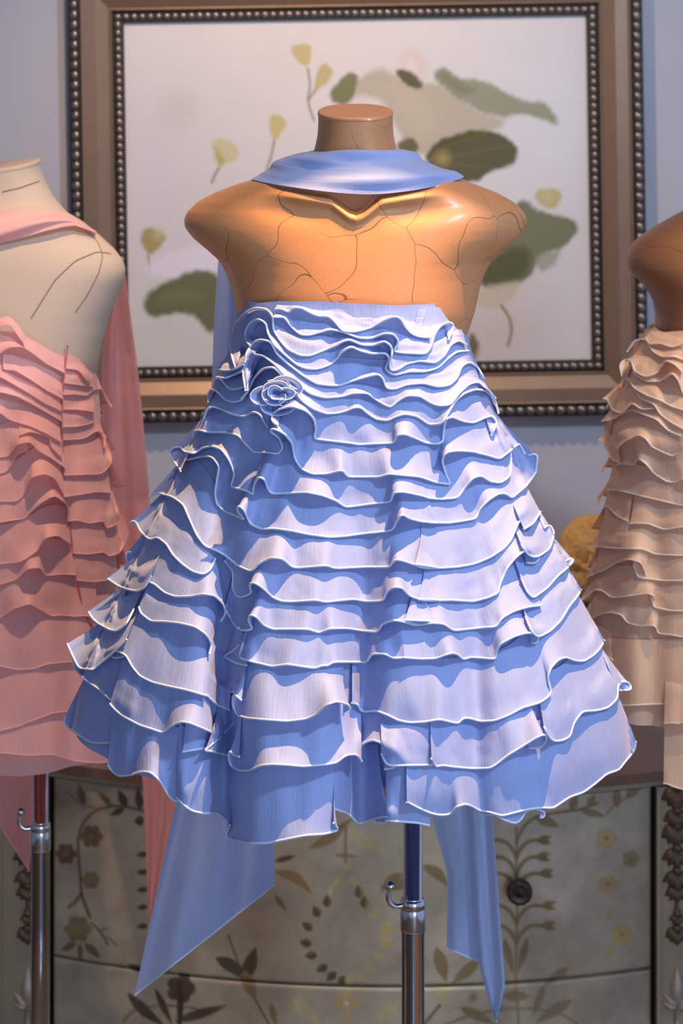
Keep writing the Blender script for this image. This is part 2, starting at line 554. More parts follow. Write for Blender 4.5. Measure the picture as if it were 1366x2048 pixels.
# canvas with the lotus brushwork
nx, nz = 330, 250
gx = np.linspace(-HW, HW, nx); gz = np.linspace(HH, -HH, nz)
GX, GZ = np.meshgrid(gx, gz, indexing='ij')
rx, rz = GX * math.cos(FROT) - GZ * math.sin(FROT), GX * math.sin(FROT) + GZ * math.cos(FROT)
sc = 3.935 / F
p = Paint(716 + rx / sc, 383 - rz / sc, (214, 211, 208))
p.blob(700, 200, 520, (222, 212, 204), 0.6)
p.blob(330, 300, 260, (205, 207, 210), 0.5)
p.blob(1120, 250, 260, (212, 218, 222), 0.6)
p.blob(980, 680, 260, (196, 176, 160), 0.75)
p.blob(340, 690, 220, (205, 204, 190), 0.6)
p.blob(360, 220, 60, (188, 190, 182), 0.5)
p.poly([(790, 140), (822, 88), (862, 135), (835, 165)], (216, 190, 178), 12, 0.7)
p.poly([(805, 150), (822, 105), (845, 150)], (226, 214, 212), 8, 0.8)
p.poly([(705, 195), (718, 155), (755, 136), (790, 150), (840, 172), (872, 165), (902, 180), (960, 228), (1012, 240), (1002, 258), (930, 288), (850, 315), (812, 300), (790, 245), (762, 200), (735, 192)], (182, 172, 148), 7, 0.9)
p.poly([(760, 160), (840, 180), (880, 240), (850, 290), (805, 250)], (196, 184, 160), 16, 0.6)
p.poly([(785, 142), (815, 138), (846, 165), (846, 182), (812, 172)], (92, 90, 56), 4)
p.poly([(862, 152), (885, 133), (920, 162), (962, 158), (1010, 185), (1050, 205), (1090, 203), (1114, 236), (1113, 254), (1085, 238), (1040, 228), (1000, 238), (942, 215), (890, 178)], (146, 148, 122), 5)
p.poly([(870, 150), (890, 140), (920, 170), (960, 180), (920, 195)], (128, 124, 92), 8, 0.7)
p.poly([(658, 185), (690, 148), (716, 148), (714, 185), (697, 212), (662, 208)], (118, 122, 78), 4)
p.poly([(848, 305), (900, 268), (985, 258), (1036, 290), (1032, 330), (985, 342), (950, 367), (900, 360), (862, 338)], (84, 80, 46), 4)
for q in ([(860, 320), (930, 310), (1020, 290)], [(860, 320), (920, 330), (970, 335)], [(860, 318), (900, 290), (970, 268)]):
    p.line(q, 3, (120, 112, 72), 0.6, 3)
p.blob(885, 318, 26, (176, 158, 96), 0.8)
p.poly([(793, 288), (820, 273), (840, 290), (832, 312), (800, 308)], (104, 98, 62), 4)
p.poly([(1028, 412), (1050, 398), (1076, 425), (1150, 438), (1158, 465), (1122, 500), (1078, 512), (1066, 556), (1000, 577), (962, 577), (955, 540), (1000, 500), (1045, 455)], (112, 118, 84), 5)
p.poly([(1000, 500), (1060, 490), (1062, 550), (1000, 575), (962, 572), (960, 540)], (84, 84, 52), 10, 0.8)
p.poly([(1075, 505), (1120, 500), (1118, 520), (1090, 545), (1072, 540)], (150, 152, 130), 6, 0.8)
p.poly([(955, 578), (1050, 558), (1025, 600), (988, 618), (950, 612)], (196, 180, 152), 6, 0.85)
p.line([(1003, 612), (1022, 640), (1024, 665), (1016, 692)], 7, (150, 132, 96))
p.poly([(579, 97), (600, 87), (623, 91), (622, 120), (613, 138), (590, 122)], (196, 180, 128), 3)
p.poly([(636, 135), (650, 127), (671, 150), (645, 175), (627, 183)], (190, 176, 124), 3)
p.line([(616, 138), (622, 178), (614, 200), (628, 242)], 4, (128, 128, 104))
p.line([(632, 180), (618, 200)], 4, (128, 128, 104))
p.poly([(536, 236), (555, 229), (579, 245), (560, 275), (548, 283), (540, 260)], (196, 184, 128), 3)
p.line([(549, 282), (544, 310), (534, 340)], 4, (122, 122, 98))
p.poly([(423, 281), (445, 276), (470, 290), (484, 318), (455, 326), (440, 337), (430, 310)], (202, 194, 152), 3)
p.poly([(424, 290), (436, 300), (452, 324), (438, 336)], (176, 160, 88), 5, 0.8)
p.line([(439, 336), (430, 350), (424, 366)], 4, (110, 108, 84))
p.poly([(1064, 388), (1095, 375), (1123, 385), (1121, 405), (1105, 421), (1078, 412)], (182, 176, 120), 4)
p.blob(1095, 395, 24, (210, 198, 150), 0.6)
p.poly([(279, 470), (300, 451), (336, 475), (320, 495), (300, 512), (288, 497)], (166, 150, 92), 4)
p.blob(318, 470, 22, (206, 196, 150), 0.7)
p.line([(297, 510), (300, 545)], 4, (150, 140, 100))
p.poly([(292, 530), (340, 505), (400, 490), (440, 500), (440, 550), (380, 560), (300, 556)], (228, 224, 232), 9, 0.85)
p.poly([(286, 602), (310, 572), (350, 560), (380, 540), (440, 545), (445, 600), (428, 676), (405, 652), (380, 622), (310, 637), (290, 627)], (100, 102, 66), 5)
p.poly([(300, 605), (350, 575), (420, 590), (380, 610)], (124, 124, 84), 10, 0.6)
p.poly([(940, 655), (962, 690), (948, 724), (930, 724)], (106, 96, 58), 5)
V = np.stack([GX, 0 * GX - 0.018, GZ], -1)
mesh('canvas', V.reshape(-1, 3), gridf(nx, nz), M['canvas'], fr, col=p.c.reshape(-1, 3))
mesh('backing_board', *box(-HW, HW, -0.016, -0.004, -HH, HH), M['frame_dark'], fr, smooth=False)

# ------------------------------------------------------------------ commode
CR = math.radians(1.2)
cyaw = np.array([math.cos(CR), -math.sin(CR)])
CD, BOW, CHW = 0.89, 0.10, 0.4851          # depth of the drawer ends, bow of the front, half width of the drawers
XC = float(P(700, 0, CD)[0]); CTOP = 0.832


def cfront(X, Z, proud=0.0):
    """point of the bowed front"""
    X = np.asarray(X, float)
    Y = CD - BOW * np.clip(1 - ((X - XC) / CHW) ** 2, -0.3, 1) - 0.026 * (X - XC) / CHW - proud
    return np.stack(np.broadcast_arrays(X, Y, np.asarray(Z, float)), -1)


cmd = thing('commode', (XC, CD + 0.2, 0), 'silver leaf bow-front commode painted with vines and flowers behind the dresses', 'commode')


def cpix(X, Z):
    q = cfront(X, Z); D = q[..., 1] - CAMY
    return CX + q[..., 0] * F / D, HOR + (ZC - q[..., 2]) * F / D


def paint_commode(p):
    br, dk, ol, lt, yl = (104, 84, 54), (62, 52, 36), (122, 104, 66), (168, 158, 118), (176, 152, 84)
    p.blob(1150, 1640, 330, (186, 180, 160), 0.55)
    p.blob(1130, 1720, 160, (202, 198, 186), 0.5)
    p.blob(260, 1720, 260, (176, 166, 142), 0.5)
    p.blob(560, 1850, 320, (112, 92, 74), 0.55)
    p.blob(110, 1590, 90, (112, 84, 58), 0.6)  # brown shadow of the linen bust, painted into the drawer colour

    def k(s): return tr(s)
    # vine on the left
    p.line(k('K1 990,590 880,560 780,550 680,570 600,620 550,700 530,800 535,900 550,1050 555,1150'), 6, br)
    p.line(k('K1 460,460 530,520 600,560 660,570'), 3, br, 0.7)
    p.line(k('K1 555,1150 580,1230 615,1310'), 7, br)
    p.line(k('K1 550,1160 520,1210 470,1245'), 7, br)
    for a in ('575,545 535,400 45', '760,550 670,455 38', '865,560 805,440 52', '960,580 940,430 52', '850,570 750,620 40', '985,650 915,660 60'):
        q = a.split(); (x0, y0), (x1, y1) = k('K1 ' + q[0] + ' ' + q[1])
        p.leaf(x0, y0, x1, y1, float(q[2]) / 3.415 * 1.15, dk if x0 > 230 else br)
    for cx, cy, r, c in ((625, 760, 80, br), (450, 880, 75, (92, 68, 44)), (618, 1060, 64, ol), (535, 1395, 95, ol)):
        (x, y), = k('K1 %d,%d' % (cx, cy)); p.flower(x, y, r / 3.415, c, 6, 0.85, (140, 120, 84))
    for a in ('520,1490 410,1545 50', '545,1490 550,1620 40', '575,1490 690,1595 55'):
        q = a.split(); (x0, y0), (x1, y1) = k('K1 ' + q[0] + ' ' + q[1]); p.leaf(x0, y0, x1, y1, float(q[2]) / 3.415, br)
    p.line(k('K1 620,1350 680,1400 720,1460 735,1500'), 4, dk, 0.8); p.line(k('K1 690,1400 740,1390'), 3, dk, 0.7)
    p.line(k('K1 730,1450 780,1480 800,1510'), 3, dk, 0.7)
    for yy in (880, 1000, 1120, 1240, 1370): p.leaf(*k('K1 1010,%d' % yy)[0], *k('K1 930,%d' % (yy + 10))[0], 12, dk)
    p.leaf(*k('K1 870,1640')[0], *k('K1 1010,1690')[0], 14, dk)
    # lower drawer, left
    p.leaf(*k('K1 870,1830')[0], *k('K1 1130,2060')[0], 22, dk, bend=0.04)
    p.leaf(*k('K1 1060,1800')[0], *k('K1 1180,2060')[0], 14, dk)
    p.flower(*k('K1 1235,1800')[0], 30, dk, 5, 0.9); p.leaf(*k('K1 1230,1810')[0], *k('K1 1230,2060')[0], 14, dk)
    p.line(k('K1 840,2030 900,1950 1000,1925 1150,1915 1300,1925 1400,1960'), 4, br)
    p.leaf(*tr('K2 30,1210')[0], *tr('K2 320,1120')[0], 20, dk); p.line(tr('K2 50,1000 60,1100 50,1220'), 10, dk)
    p.line(tr('K2 320,740 360,860 410,960 460,1080 540,1224'), 5, br)
    p.leaf(*tr('K2 250,860')[0], *tr('K2 420,985')[0], 26, dk, bend=-0.06); p.leaf(*tr('K2 410,985')[0], *tr('K2 470,800')[0], 28, dk)
    p.leaf(*tr('K2 400,930')[0], *tr('K2 470,1100')[0], 26, ol)
    # centre motif
    p.leaf(*tr('K2 960,130')[0], *tr('K2 750,270')[0], 24, ol, bend=-0.05); p.leaf(*tr('K2 960,140')[0], *tr('K2 1170,285')[0], 26, lt, bend=0.05)
    p.leaf(*tr('K2 900,170')[0], *tr('K2 1000,100')[0], 10, ol)
    p.line(tr('K2 960,150 958,300 960,350'), 6, ol); p.blob(*tr('K2 962,360')[0], 9, yl, 0.9)
    p.leaf(*tr('K2 900,300')[0], *tr('K2 1030,310')[0], 10, ol)
    p.leaf(*tr('K2 570,335')[0], *tr('K2 690,305')[0], 12, dk); p.leaf(*tr('K2 570,390')[0], *tr('K2 780,520')[0], 22, (124, 100, 56), bend=-0.12)
    p.leaf(*tr('K2 570,520')[0], *tr('K2 640,610')[0], 12, br)
    p.leaf(*tr('K2 1280,400')[0], *tr('K2 1150,510')[0], 20, ol, bend=0.1)
    for i, (x, y) in enumerate(((920, 440), (888, 492), (858, 552), (800, 610), (750, 690), (740, 780), (770, 850), (830, 920), (882, 965), (940, 990))):
        (a, b), = tr('K2 %d,%d' % (x, y)); an = math.atan2(b - 1865, a - 690) + 0.5
        L = 13; p.leaf(a - L * math.cos(an), b - L * math.sin(an), a + L * math.cos(an), b + L * math.sin(an), 17, lt if i < 2 else (66, 54, 36), edge=ol)
    for i, (x, y) in enumerate(((1000, 440), (1032, 500), (1062, 555), (1115, 615), (1180, 690), (1185, 780), (1150, 850), (1095, 920), (1040, 970), (985, 990))):
        (a, b), = tr('K2 %d,%d' % (x, y)); an = math.atan2(b - 1865, a - 690) - 0.5
        L = 14; p.leaf(a - L * math.cos(an), b - L * math.sin(an), a + L * math.cos(an), b + L * math.sin(an), 18, (84, 70, 46) if i in (1, 2) else lt, edge=yl)
    p.leaf(*tr('K2 670,1085')[0], *tr('K2 830,1230')[0], 24, lt); p.leaf(*tr('K2 1270,1090')[0], *tr('K2 1110,1230')[0], 24, lt)
    p.leaf(*tr('K2 550,1110')[0], *tr('K2 580,1240')[0], 14, ol); p.leaf(*tr('K2 850,1180')[0], *tr('K2 880,1260')[0], 12, lt)
    p.leaf(*tr('K2 1075,1190')[0], *tr('K2 1050,1260')[0], 12, lt)
    for dx, dy in ((-45, 0), (45, 0), (0, -42)): p.blob(*tr('K2 %d,%d' % (965 + dx, 1110 + dy))[0], 17, yl, 1.0)
    p.blob(*tr('K2 965,1115')[0], 8, (220, 210, 180), 1.0); p.line(tr('K2 965,1130 965,1220'), 10, yl, 0.8)
    # plant on the right, curling fronds either side of the stem
    p.line(tr('K3 615,350 615,560 620,680 615,840 610,1010 625,1240'), 5, ol)
    for y, l in ((395, 130), (470, 125), (545, 140), (690, 150), (780, 150)):
        for sgn in (-1, 1):
            p.line(tr('K3 %d,%d %d,%d %d,%d %d,%d' % (615, y + 90, 615 + sgn * 25, y + 35, 615 + sgn * 70, y + 5, 615 + sgn * l, y + 20)), 8, ol)
            for e in (-15, 18): p.leaf(*tr('K3 %d,%d' % (615 + sgn * (l - 35), y + 10))[0], *tr('K3 %d,%d' % (615 + sgn * (l + 30), y + 10 + e))[0], 13, ol)
    p.line(tr('K3 615,420 640,350 700,300 800,280 900,270 980,240'), 6, ol)
    for a in ('700,300 810,345 40', '860,270 890,200 34', '940,255 970,200 30', '900,270 1020,300 30', '1070,260 1065,160 34', '1110,215 1190,135 40'):
        q = a.split(); (x0, y0), (x1, y1) = tr('K3 ' + q[0] + ' ' + q[1]); p.leaf(x0, y0, x1, y1, float(q[2]) / 2.254 * 1.2, ol, 0.8)
    p.line(tr('K3 1020,290 1060,240 1130,210'), 4, ol, 0.7)
    for a in ('560,850 600,1010 30', '665,845 620,1010 30', '255,890 300,1050 50', '450,945 320,1060 44', '850,980 740,1060 34', '740,1060 690,1200 30', '865,1125 700,1230 44', '360,1160 520,1235 40'):
        q = a.split(); (x0, y0), (x1, y1) = tr('K3 ' + q[0] + ' ' + q[1]); p.leaf(x0, y0, x1, y1, float(q[2]) / 2.254 * 1.2, ol, 0.9)
    p.leaf(*tr('K3 270,1050')[0], *tr('K3 280,1150')[0], 34, lt); p.line(tr('K3 270,1150 200,1235'), 5, dk)
    p.leaf(*tr('K3 555,1110')[0], *tr('K3 680,1110')[0], 22, ol); p.blob(*tr('K3 615,1050')[0], 14, yl, 0.9)
    p.line(tr('K3 290,1240 420,1190 560,1165 700,1165 820,1190 890,1235'), 5, ol)
    p.blob(*tr('K3 420,1115')[0], 16, (110, 86, 50), 0.9)
    for cx, cy, r in ((1025, 605, 48), (1090, 830, 50), (1020, 400, 52), (1130, 490, 40)):
        p.flower(*tr('K3 %d,%d' % (cx, cy))[0], r / 2.254, yl if cx < 1100 else (132, 112, 74), 5, 0.65, (140, 112, 60))
    for a in ('1060,700 1015,780 24', '1070,880 1010,940 30', '1110,890 1150,930 26'):
        q = a.split(); (x0, y0), (x1, y1) = tr('K3 ' + q[0] + ' ' + q[1]); p.leaf(x0, y0, x1, y1, float(q[2]) / 2.254, yl, 0.6)
    p.leaf(*tr('K3 0,840')[0], *tr('K3 60,790')[0], 14, yl, 0.8); p.leaf(*tr('K3 0,860')[0], *tr('K3 60,890')[0], 14, yl, 0.8)
    p.leaf(*tr('K3 0,620')[0], *tr('K3 200,540')[0], 22, ol, bend=0.1); p.leaf(*tr('K3 190,520')[0], *tr('K3 310,620')[0], 22, ol, bend=-0.1)
    p.leaf(*tr('K3 0,1230')[0], *tr('K3 100,1120')[0], 22, lt)
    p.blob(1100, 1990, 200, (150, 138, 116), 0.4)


def drawer_front(name, z1, z0, nx, nz):
    d = 0.0025
    xs = np.linspace(XC - CHW + d, XC + CHW - d, nx); zs = np.linspace(z1, z0, nz)
    X, Z = np.meshgrid(xs, zs, indexing='ij')
    px, py = cpix(X, Z)
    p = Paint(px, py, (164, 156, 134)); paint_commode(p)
    # front skin with a small rounded border and returned edges
    V = cfront(X, Z, 0.0)
    e = np.minimum(np.minimum(X - xs[0], xs[-1] - X), np.minimum(z1 - Z, Z - z0))
    V[..., 1] += 0.002 * np.clip(1 - e / 0.004, 0, 1) ** 2
    c = p.c
    V = np.pad(V, ((1, 1), (1, 1), (0, 0)), mode='edge'); c = np.pad(c, ((1, 1), (1, 1), (0, 0)), mode='edge')
    V[0, :, 1] += .018; V[-1, :, 1] += .018; V[1:-1, 0, 1] += .018; V[1:-1, -1, 1] += .018
    return mesh(name, V.reshape(-1, 3), gridf(nx + 2, nz + 2), M['silver'], cmd, col=c.reshape(-1, 3))


ZT1 = CTOP - 0.024
ZGAP = ZC - (1924 - HOR) * (CD - CAMY) / F
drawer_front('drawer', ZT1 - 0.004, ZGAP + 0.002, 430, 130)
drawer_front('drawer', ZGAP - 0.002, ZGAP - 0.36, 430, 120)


def bowed_slab(z0, z1, over, back, ex=0.0, hw=None, nseg=60):
    hw = hw or CHW
    xs = np.linspace(XC - hw - ex, XC + hw + ex, nseg)
    Yf = cfront(xs, 0)[:, 1] - over
    rows = []
    for (y, z) in ((back, z0), (None, z0), (None, z1), (back, z1)):
        rows.append(np.stack([xs, Yf if y is None else np.full(nseg, y), np.full(nseg, z)], -1))
    V = np.stack(rows, 1).reshape(-1, 3)
    Fc = [tuple(f) for f in gridf(nseg, 4, False, True)] + [(0, 1, 2, 3), tuple((nseg - 1) * 4 + i for i in (3, 2, 1, 0))]
    return V, Fc


PW = 0.085
CB = WALLY - 0.012
mesh('top', *bowed_slab(CTOP - 0.016, CTOP, 0.014, CB, PW + 0.012), M['commode_top'], cmd, smooth=False)
mesh('frieze', *bowed_slab(CTOP - 0.026, CTOP - 0.017, 0.004, CB, PW), M['silver_plain'], cmd, smooth=False)
mesh('carcass', *bowed_slab(0.09, CTOP - 0.027, -0.022, CB, PW - 0.012), M['groove'], cmd, smooth=False)
mesh('plinth', *bowed_slab(0.05, ZGAP - 0.365, -0.006, CB, PW), M['silver_plain'], cmd, smooth=False)


def relief(mb, c, r, n=10): mb.add(ellipsoid(c, r, n, 7))


def petal_relief(mb, x, z, Y, an, L, wd, th):
    """one carved leaf, a tapered ridge lying on the pilaster"""
    u = np.linspace(0, 1, 7); prof = np.sin(PI * np.clip(u, 0.04, 0.98) ** 0.75)
    a = np.linspace(0, PI, 6)
    V = np.zeros((7, 6, 3))
    lx, lz = math.cos(an), math.sin(an)
    side = np.cos(a)[None] * prof[:, None] * wd / 2; hgt = np.sin(a)[None] * (prof[:, None] * th)
    V[..., 0] = x + lx * u[:, None] * L - lz * side; V[..., 2] = z + lz * u[:, None] * L + lx * side; V[..., 1] = Y - hgt
    mb.add((V.reshape(-1, 3), [tuple(f) for f in gridf(7, 6)]))


for sgn in (-1, 1):
    xe = XC + sgn * CHW
    x0, x1 = sorted((xe + sgn * 0.006, xe + sgn * (PW + 0.002)))
    yf = float(cfront(xe, 0)[1]) - 0.006
    pl = mesh('pilaster', *box(x0, x1, yf, CB, 0.06, CTOP - 0.027), M['silver_plain'], cmd, smooth=False)
    mb = MB()
    for bx in (x0, x1 - 0.006): mb.add(box(bx, bx + 0.006, yf - 0.004, yf + 0.002, 0.08, CTOP - 0.03))
    mesh('pilaster_moulding', *mb.out(), M['silver_plain'], pl, smooth=False)
    xm = (x0 + x1) / 2 - sgn * 0.008
    zt = lambda y: ZC - (y - HOR) * (yf - CAMY) / F
    mb = MB()                                      # long husk drop
    for y, L, wd in ((1580, .030, .018), (1625, .026, .016), (1655, .03, .02), (1700, .03, .014), (1745, .028, .013), (1775, .024, .012), (1830, .016, .007), (1860, .022, .016)):
        for da in (-1.0, -0.5, 0, 0.5, 1.0):
            petal_relief(mb, xm, zt(y), yf, -PI / 2 + da, L * (1.15 if da == 0 else 1.0), wd * 1.35, .012)
        relief(mb, (xm, yf - .004, zt(y - 6)), (.007, .007, .006))
    V, Fc = tube([(xm, yf - .002, zt(1570)), (xm, yf - .002, zt(1880))], .0035, 6); mb.add((V, Fc))
    relief(mb, (xm, yf - .002, zt(1605)), (.011, .009, .012))
    mesh('husk_carving', *mb.out(), M['ornament'], pl)
    mb = MB()                                      # upright acanthus sprig
    zz = zt(2010)
    petal_relief(mb, xm, zz, yf, PI / 2, .062, .022, .012)
    for da, L in ((0.75, .034), (-0.75, .034), (1.25, .026), (-1.25, .026)): petal_relief(mb, xm, zz - .004, yf, PI / 2 + da, L, .014, .011)
    V, Fc = tube([(xm, yf - .003, zz), (xm, yf - .003, zz - .05)], .004, 6); mb.add((V, Fc))
    for da in (0.0, PI): petal_relief(mb, xm, zz - .036, yf, da - .2 if da == 0 else da + .2, .024, .008, .008)
    mesh('leaf_carving', *mb.out(), M['ornament_silver'], pl)


def knob(xpx, ypx):
    D = 3.36; X = (xpx - CX) * D / F; Z = ZC - (ypx - HOR) * D / F
    c = cfront(X, Z)
    V, Fc = lathe([(.006, 0), (.006, .012), (.011, .014), (.018, .018), (.0205, .024), (.0195, .031), (.015, .0345), (.0135, .0335), (.010, .0345), (.0085, .033), (.006, .0335), (.004, .036), (.0005, .0368)], c, 28, 'y')
    k = mesh('knob', V, Fc, M['knob'], cmd)
    mb = MB()
    for j in range(10):
        a = j * PI / 5
        mb.add(ellipsoid((c[0] + .0168 * math.cos(a), c[1] - .0325, c[2] + .0168 * math.sin(a)), (.003, .0025, .003), 6, 5))
    mesh('knob_beading', *mb.out(), M['knob'], k)


knob(1037, 1775); knob(366, 1775)

# ------------------------------------------------------------------ torso loft
def torso(prof, cx, Y0, fd, bd, front=None, n=112, tilt=None, step=4.0, pw=2.6):
    """prof: (half width px, y px) from the neck down; fd/bd: (y, depth m) tables"""
    q = resample(prof, step, 1.6)
    ths = np.arange(n) * 2 * PI / n
    fd = np.array(fd); bd = np.array(bd)
    D0 = Y0 - CAMY; s = D0 / F
    hw, y = q[:, 0], q[:, 1]
    t = np.sin(ths)[None] * np.ones(len(y))[:, None]
    fr_ = np.cos(ths)[None] > 0
    sh = (1 - np.abs(t) ** pw) ** (1 / 2.0)
    fdep = gauss(np.interp(y, fd[:, 0], fd[:, 1]), 7)[:, None] * np.ones_like(t)
    if front is not None: fdep = front(t * hw[:, None], y[:, None] + 0 * t, fdep)
    bdep = np.interp(y, bd[:, 0], bd[:, 1])[:, None]
    Y = np.where(fr_, -fdep * sh, bdep * sh)
    X = (cx - CX) * s + t * hw[:, None] * s
    Z = ZC - (y[:, None] - HOR) * s + 0 * t
    if tilt is not None: Z = Z + Y * tilt(y)[:, None]
    V = np.stack([X, Y0 + Y, Z], -1)
    return V


def solidloft(V):
    m, n = V.shape[:2]
    Fc = [tuple(f) for f in gridf(m, n, False, True)]
    Fc.append(tuple(range((m - 1) * n, m * n)))
    return V.reshape(-1, 3), Fc


def pole_stand(par, xc, Y0, ztop, y_up, y_c0, y_c1, r_up, r_lo, side=-1):
    s = (Y0 - CAMY) / F
    X = (xc - CX) * s; z = lambda y: ZC - (y - HOR) * s
    mesh('upper_pole', *lathe([(r_up, z(y_c1)), (r_up, ztop)], (X, Y0, 0), 28), M['chrome'], par)
    mesh('lower_pole', *lathe([(r_lo, 0.03), (r_lo, z(y_c1) + .002)], (X, Y0, 0), 28), M['chrome'], par)
    rc = r_lo * 1.1
    cl = mesh('collar', *lathe([(r_up, z(y_c0) + .001), (rc * .92, z(y_c0)), (rc, z(y_c0) - .003), (rc, z(y_c0) - .009), (rc * .97, z(y_c0) - .010),
                                (rc, z(y_c0) - .012), (rc, z(y_c1) + .003), (rc * .95, z(y_c1)), (r_lo, z(y_c1))], (X, Y0, 0), 32), M['chrome'], par)
    zc = z(y_c0) - .006
    pts = [(X + side * rc * .8, Y0 - .006, zc), (X + side * (rc + .006), Y0 - .008, zc - .001), (X + side * (rc + .014), Y0 - .009, zc + .004), (X + side * (rc + .0165), Y0 - .009, zc + .012), (X + side * (rc + .012), Y0 - .009, zc + .024)]
    lv = mesh('clamp_lever', *tube(resample(pts, .002, 1), .0034, 8), M['chrome'], par)
    mesh('lever_ball', *ellipsoid(pts[-1], (.0062, .0062, .0062), 12, 9), M['chrome'], lv)
    mesh('base', *lathe([(.16, 0), (.165, .004), (.16, .012), (.05, .022), (r_lo * 1.3, .03), (r_lo, .05)], (X, Y0, 0), 48), M['chrome'], par)


# main bronze bust
CM = 711.0
prof = [(75, 228), (74.5, 245), (76, 270), (82, 298), (93, 322), (118, 340), (165, 351), (205, 359), (238, 368), (280, 384), (315, 403), (337, 424), (343, 440), (341, 455),
        (325, 475), (295, 500), (271, 522), (256, 550), (246, 585), (239, 620), (226, 660), (206, 720), (190, 800), (180, 900)]
fd = [(228, .059), (300, .060), (330, .066), (360, .086), (386, .098), (400, .099), (440, .104), (520, .114), (600, .122), (660, .118), (720, .10), (900, .09)]
bd = [(228, .059), (310, .062), (350, .085), (400, .105), (500, .115), (900, .10)]


def main_front(dx, y, dep):
    a = np.abs(dx)
    ridge = np.where(a < 48, 430 - a * 0.78, 392.5 - (a - 48) * 0.16)
    ridge = ridge - 6 * np.exp(-(a / 9) ** 2)
    up = np.clip((ridge + 2 - y) / 7, 0, 1); up = up * up * (3 - 2 * up)
    inner = np.clip((190 - a) / 90, 0, 1); inner = inner * inner * (3 - 2 * inner)
    back = .064 + .012 * np.clip((y - 330) / 90, 0, 1)
    dep2 = dep * (1 - up * inner) + np.minimum(dep, back) * up * inner
    # rounded collar ridge and soft pectorals
    dep2 = dep2 + .0045 * np.exp(-((y - ridge - 9) / 9) ** 2) * inner
    dep2 = dep2 - .006 * np.exp(-((y - ridge - 38) / 22) ** 2) * np.exp(-((a - 130) / 80) ** 2)
    return dep2


form = thing('dress_form', tuple(P(826, 0, 0)[:2]) + (0,), 'bronze crackle-painted armless bust on a chrome pole wearing the blue ruffled dress', 'mannequin')
tl = lambda y: 0.16 * np.clip((305 - y) / 60, 0, 1)
VT = torso(prof, CM, 0.0, fd, bd, main_front, 560, tl, 2.6)
mesh('torso', *solidloft(VT), M['bronze'], form)
# arm plates: the flat cut faces under each shoulder tip
top = VT[0]; c = top.mean(0)
V = np.concatenate([c + (top - c) * k + np.array([0, 0, dz]) for k, dz in ((1.0, -.0005), (1.012, .001), (1.0, .003), (.96, .004), (.5, .0042))])
n = len(top); Fc = [tuple(f) for f in gridf(5, n, False, True)] + [tuple(range(4 * n, 5 * n))]
mesh('neck_cap', V, Fc, M['bronze'], form, smooth=False)
pole_stand(form, 826, 0.0, ZC - .30, 1640, 1797, 1862, .0117, .0138)


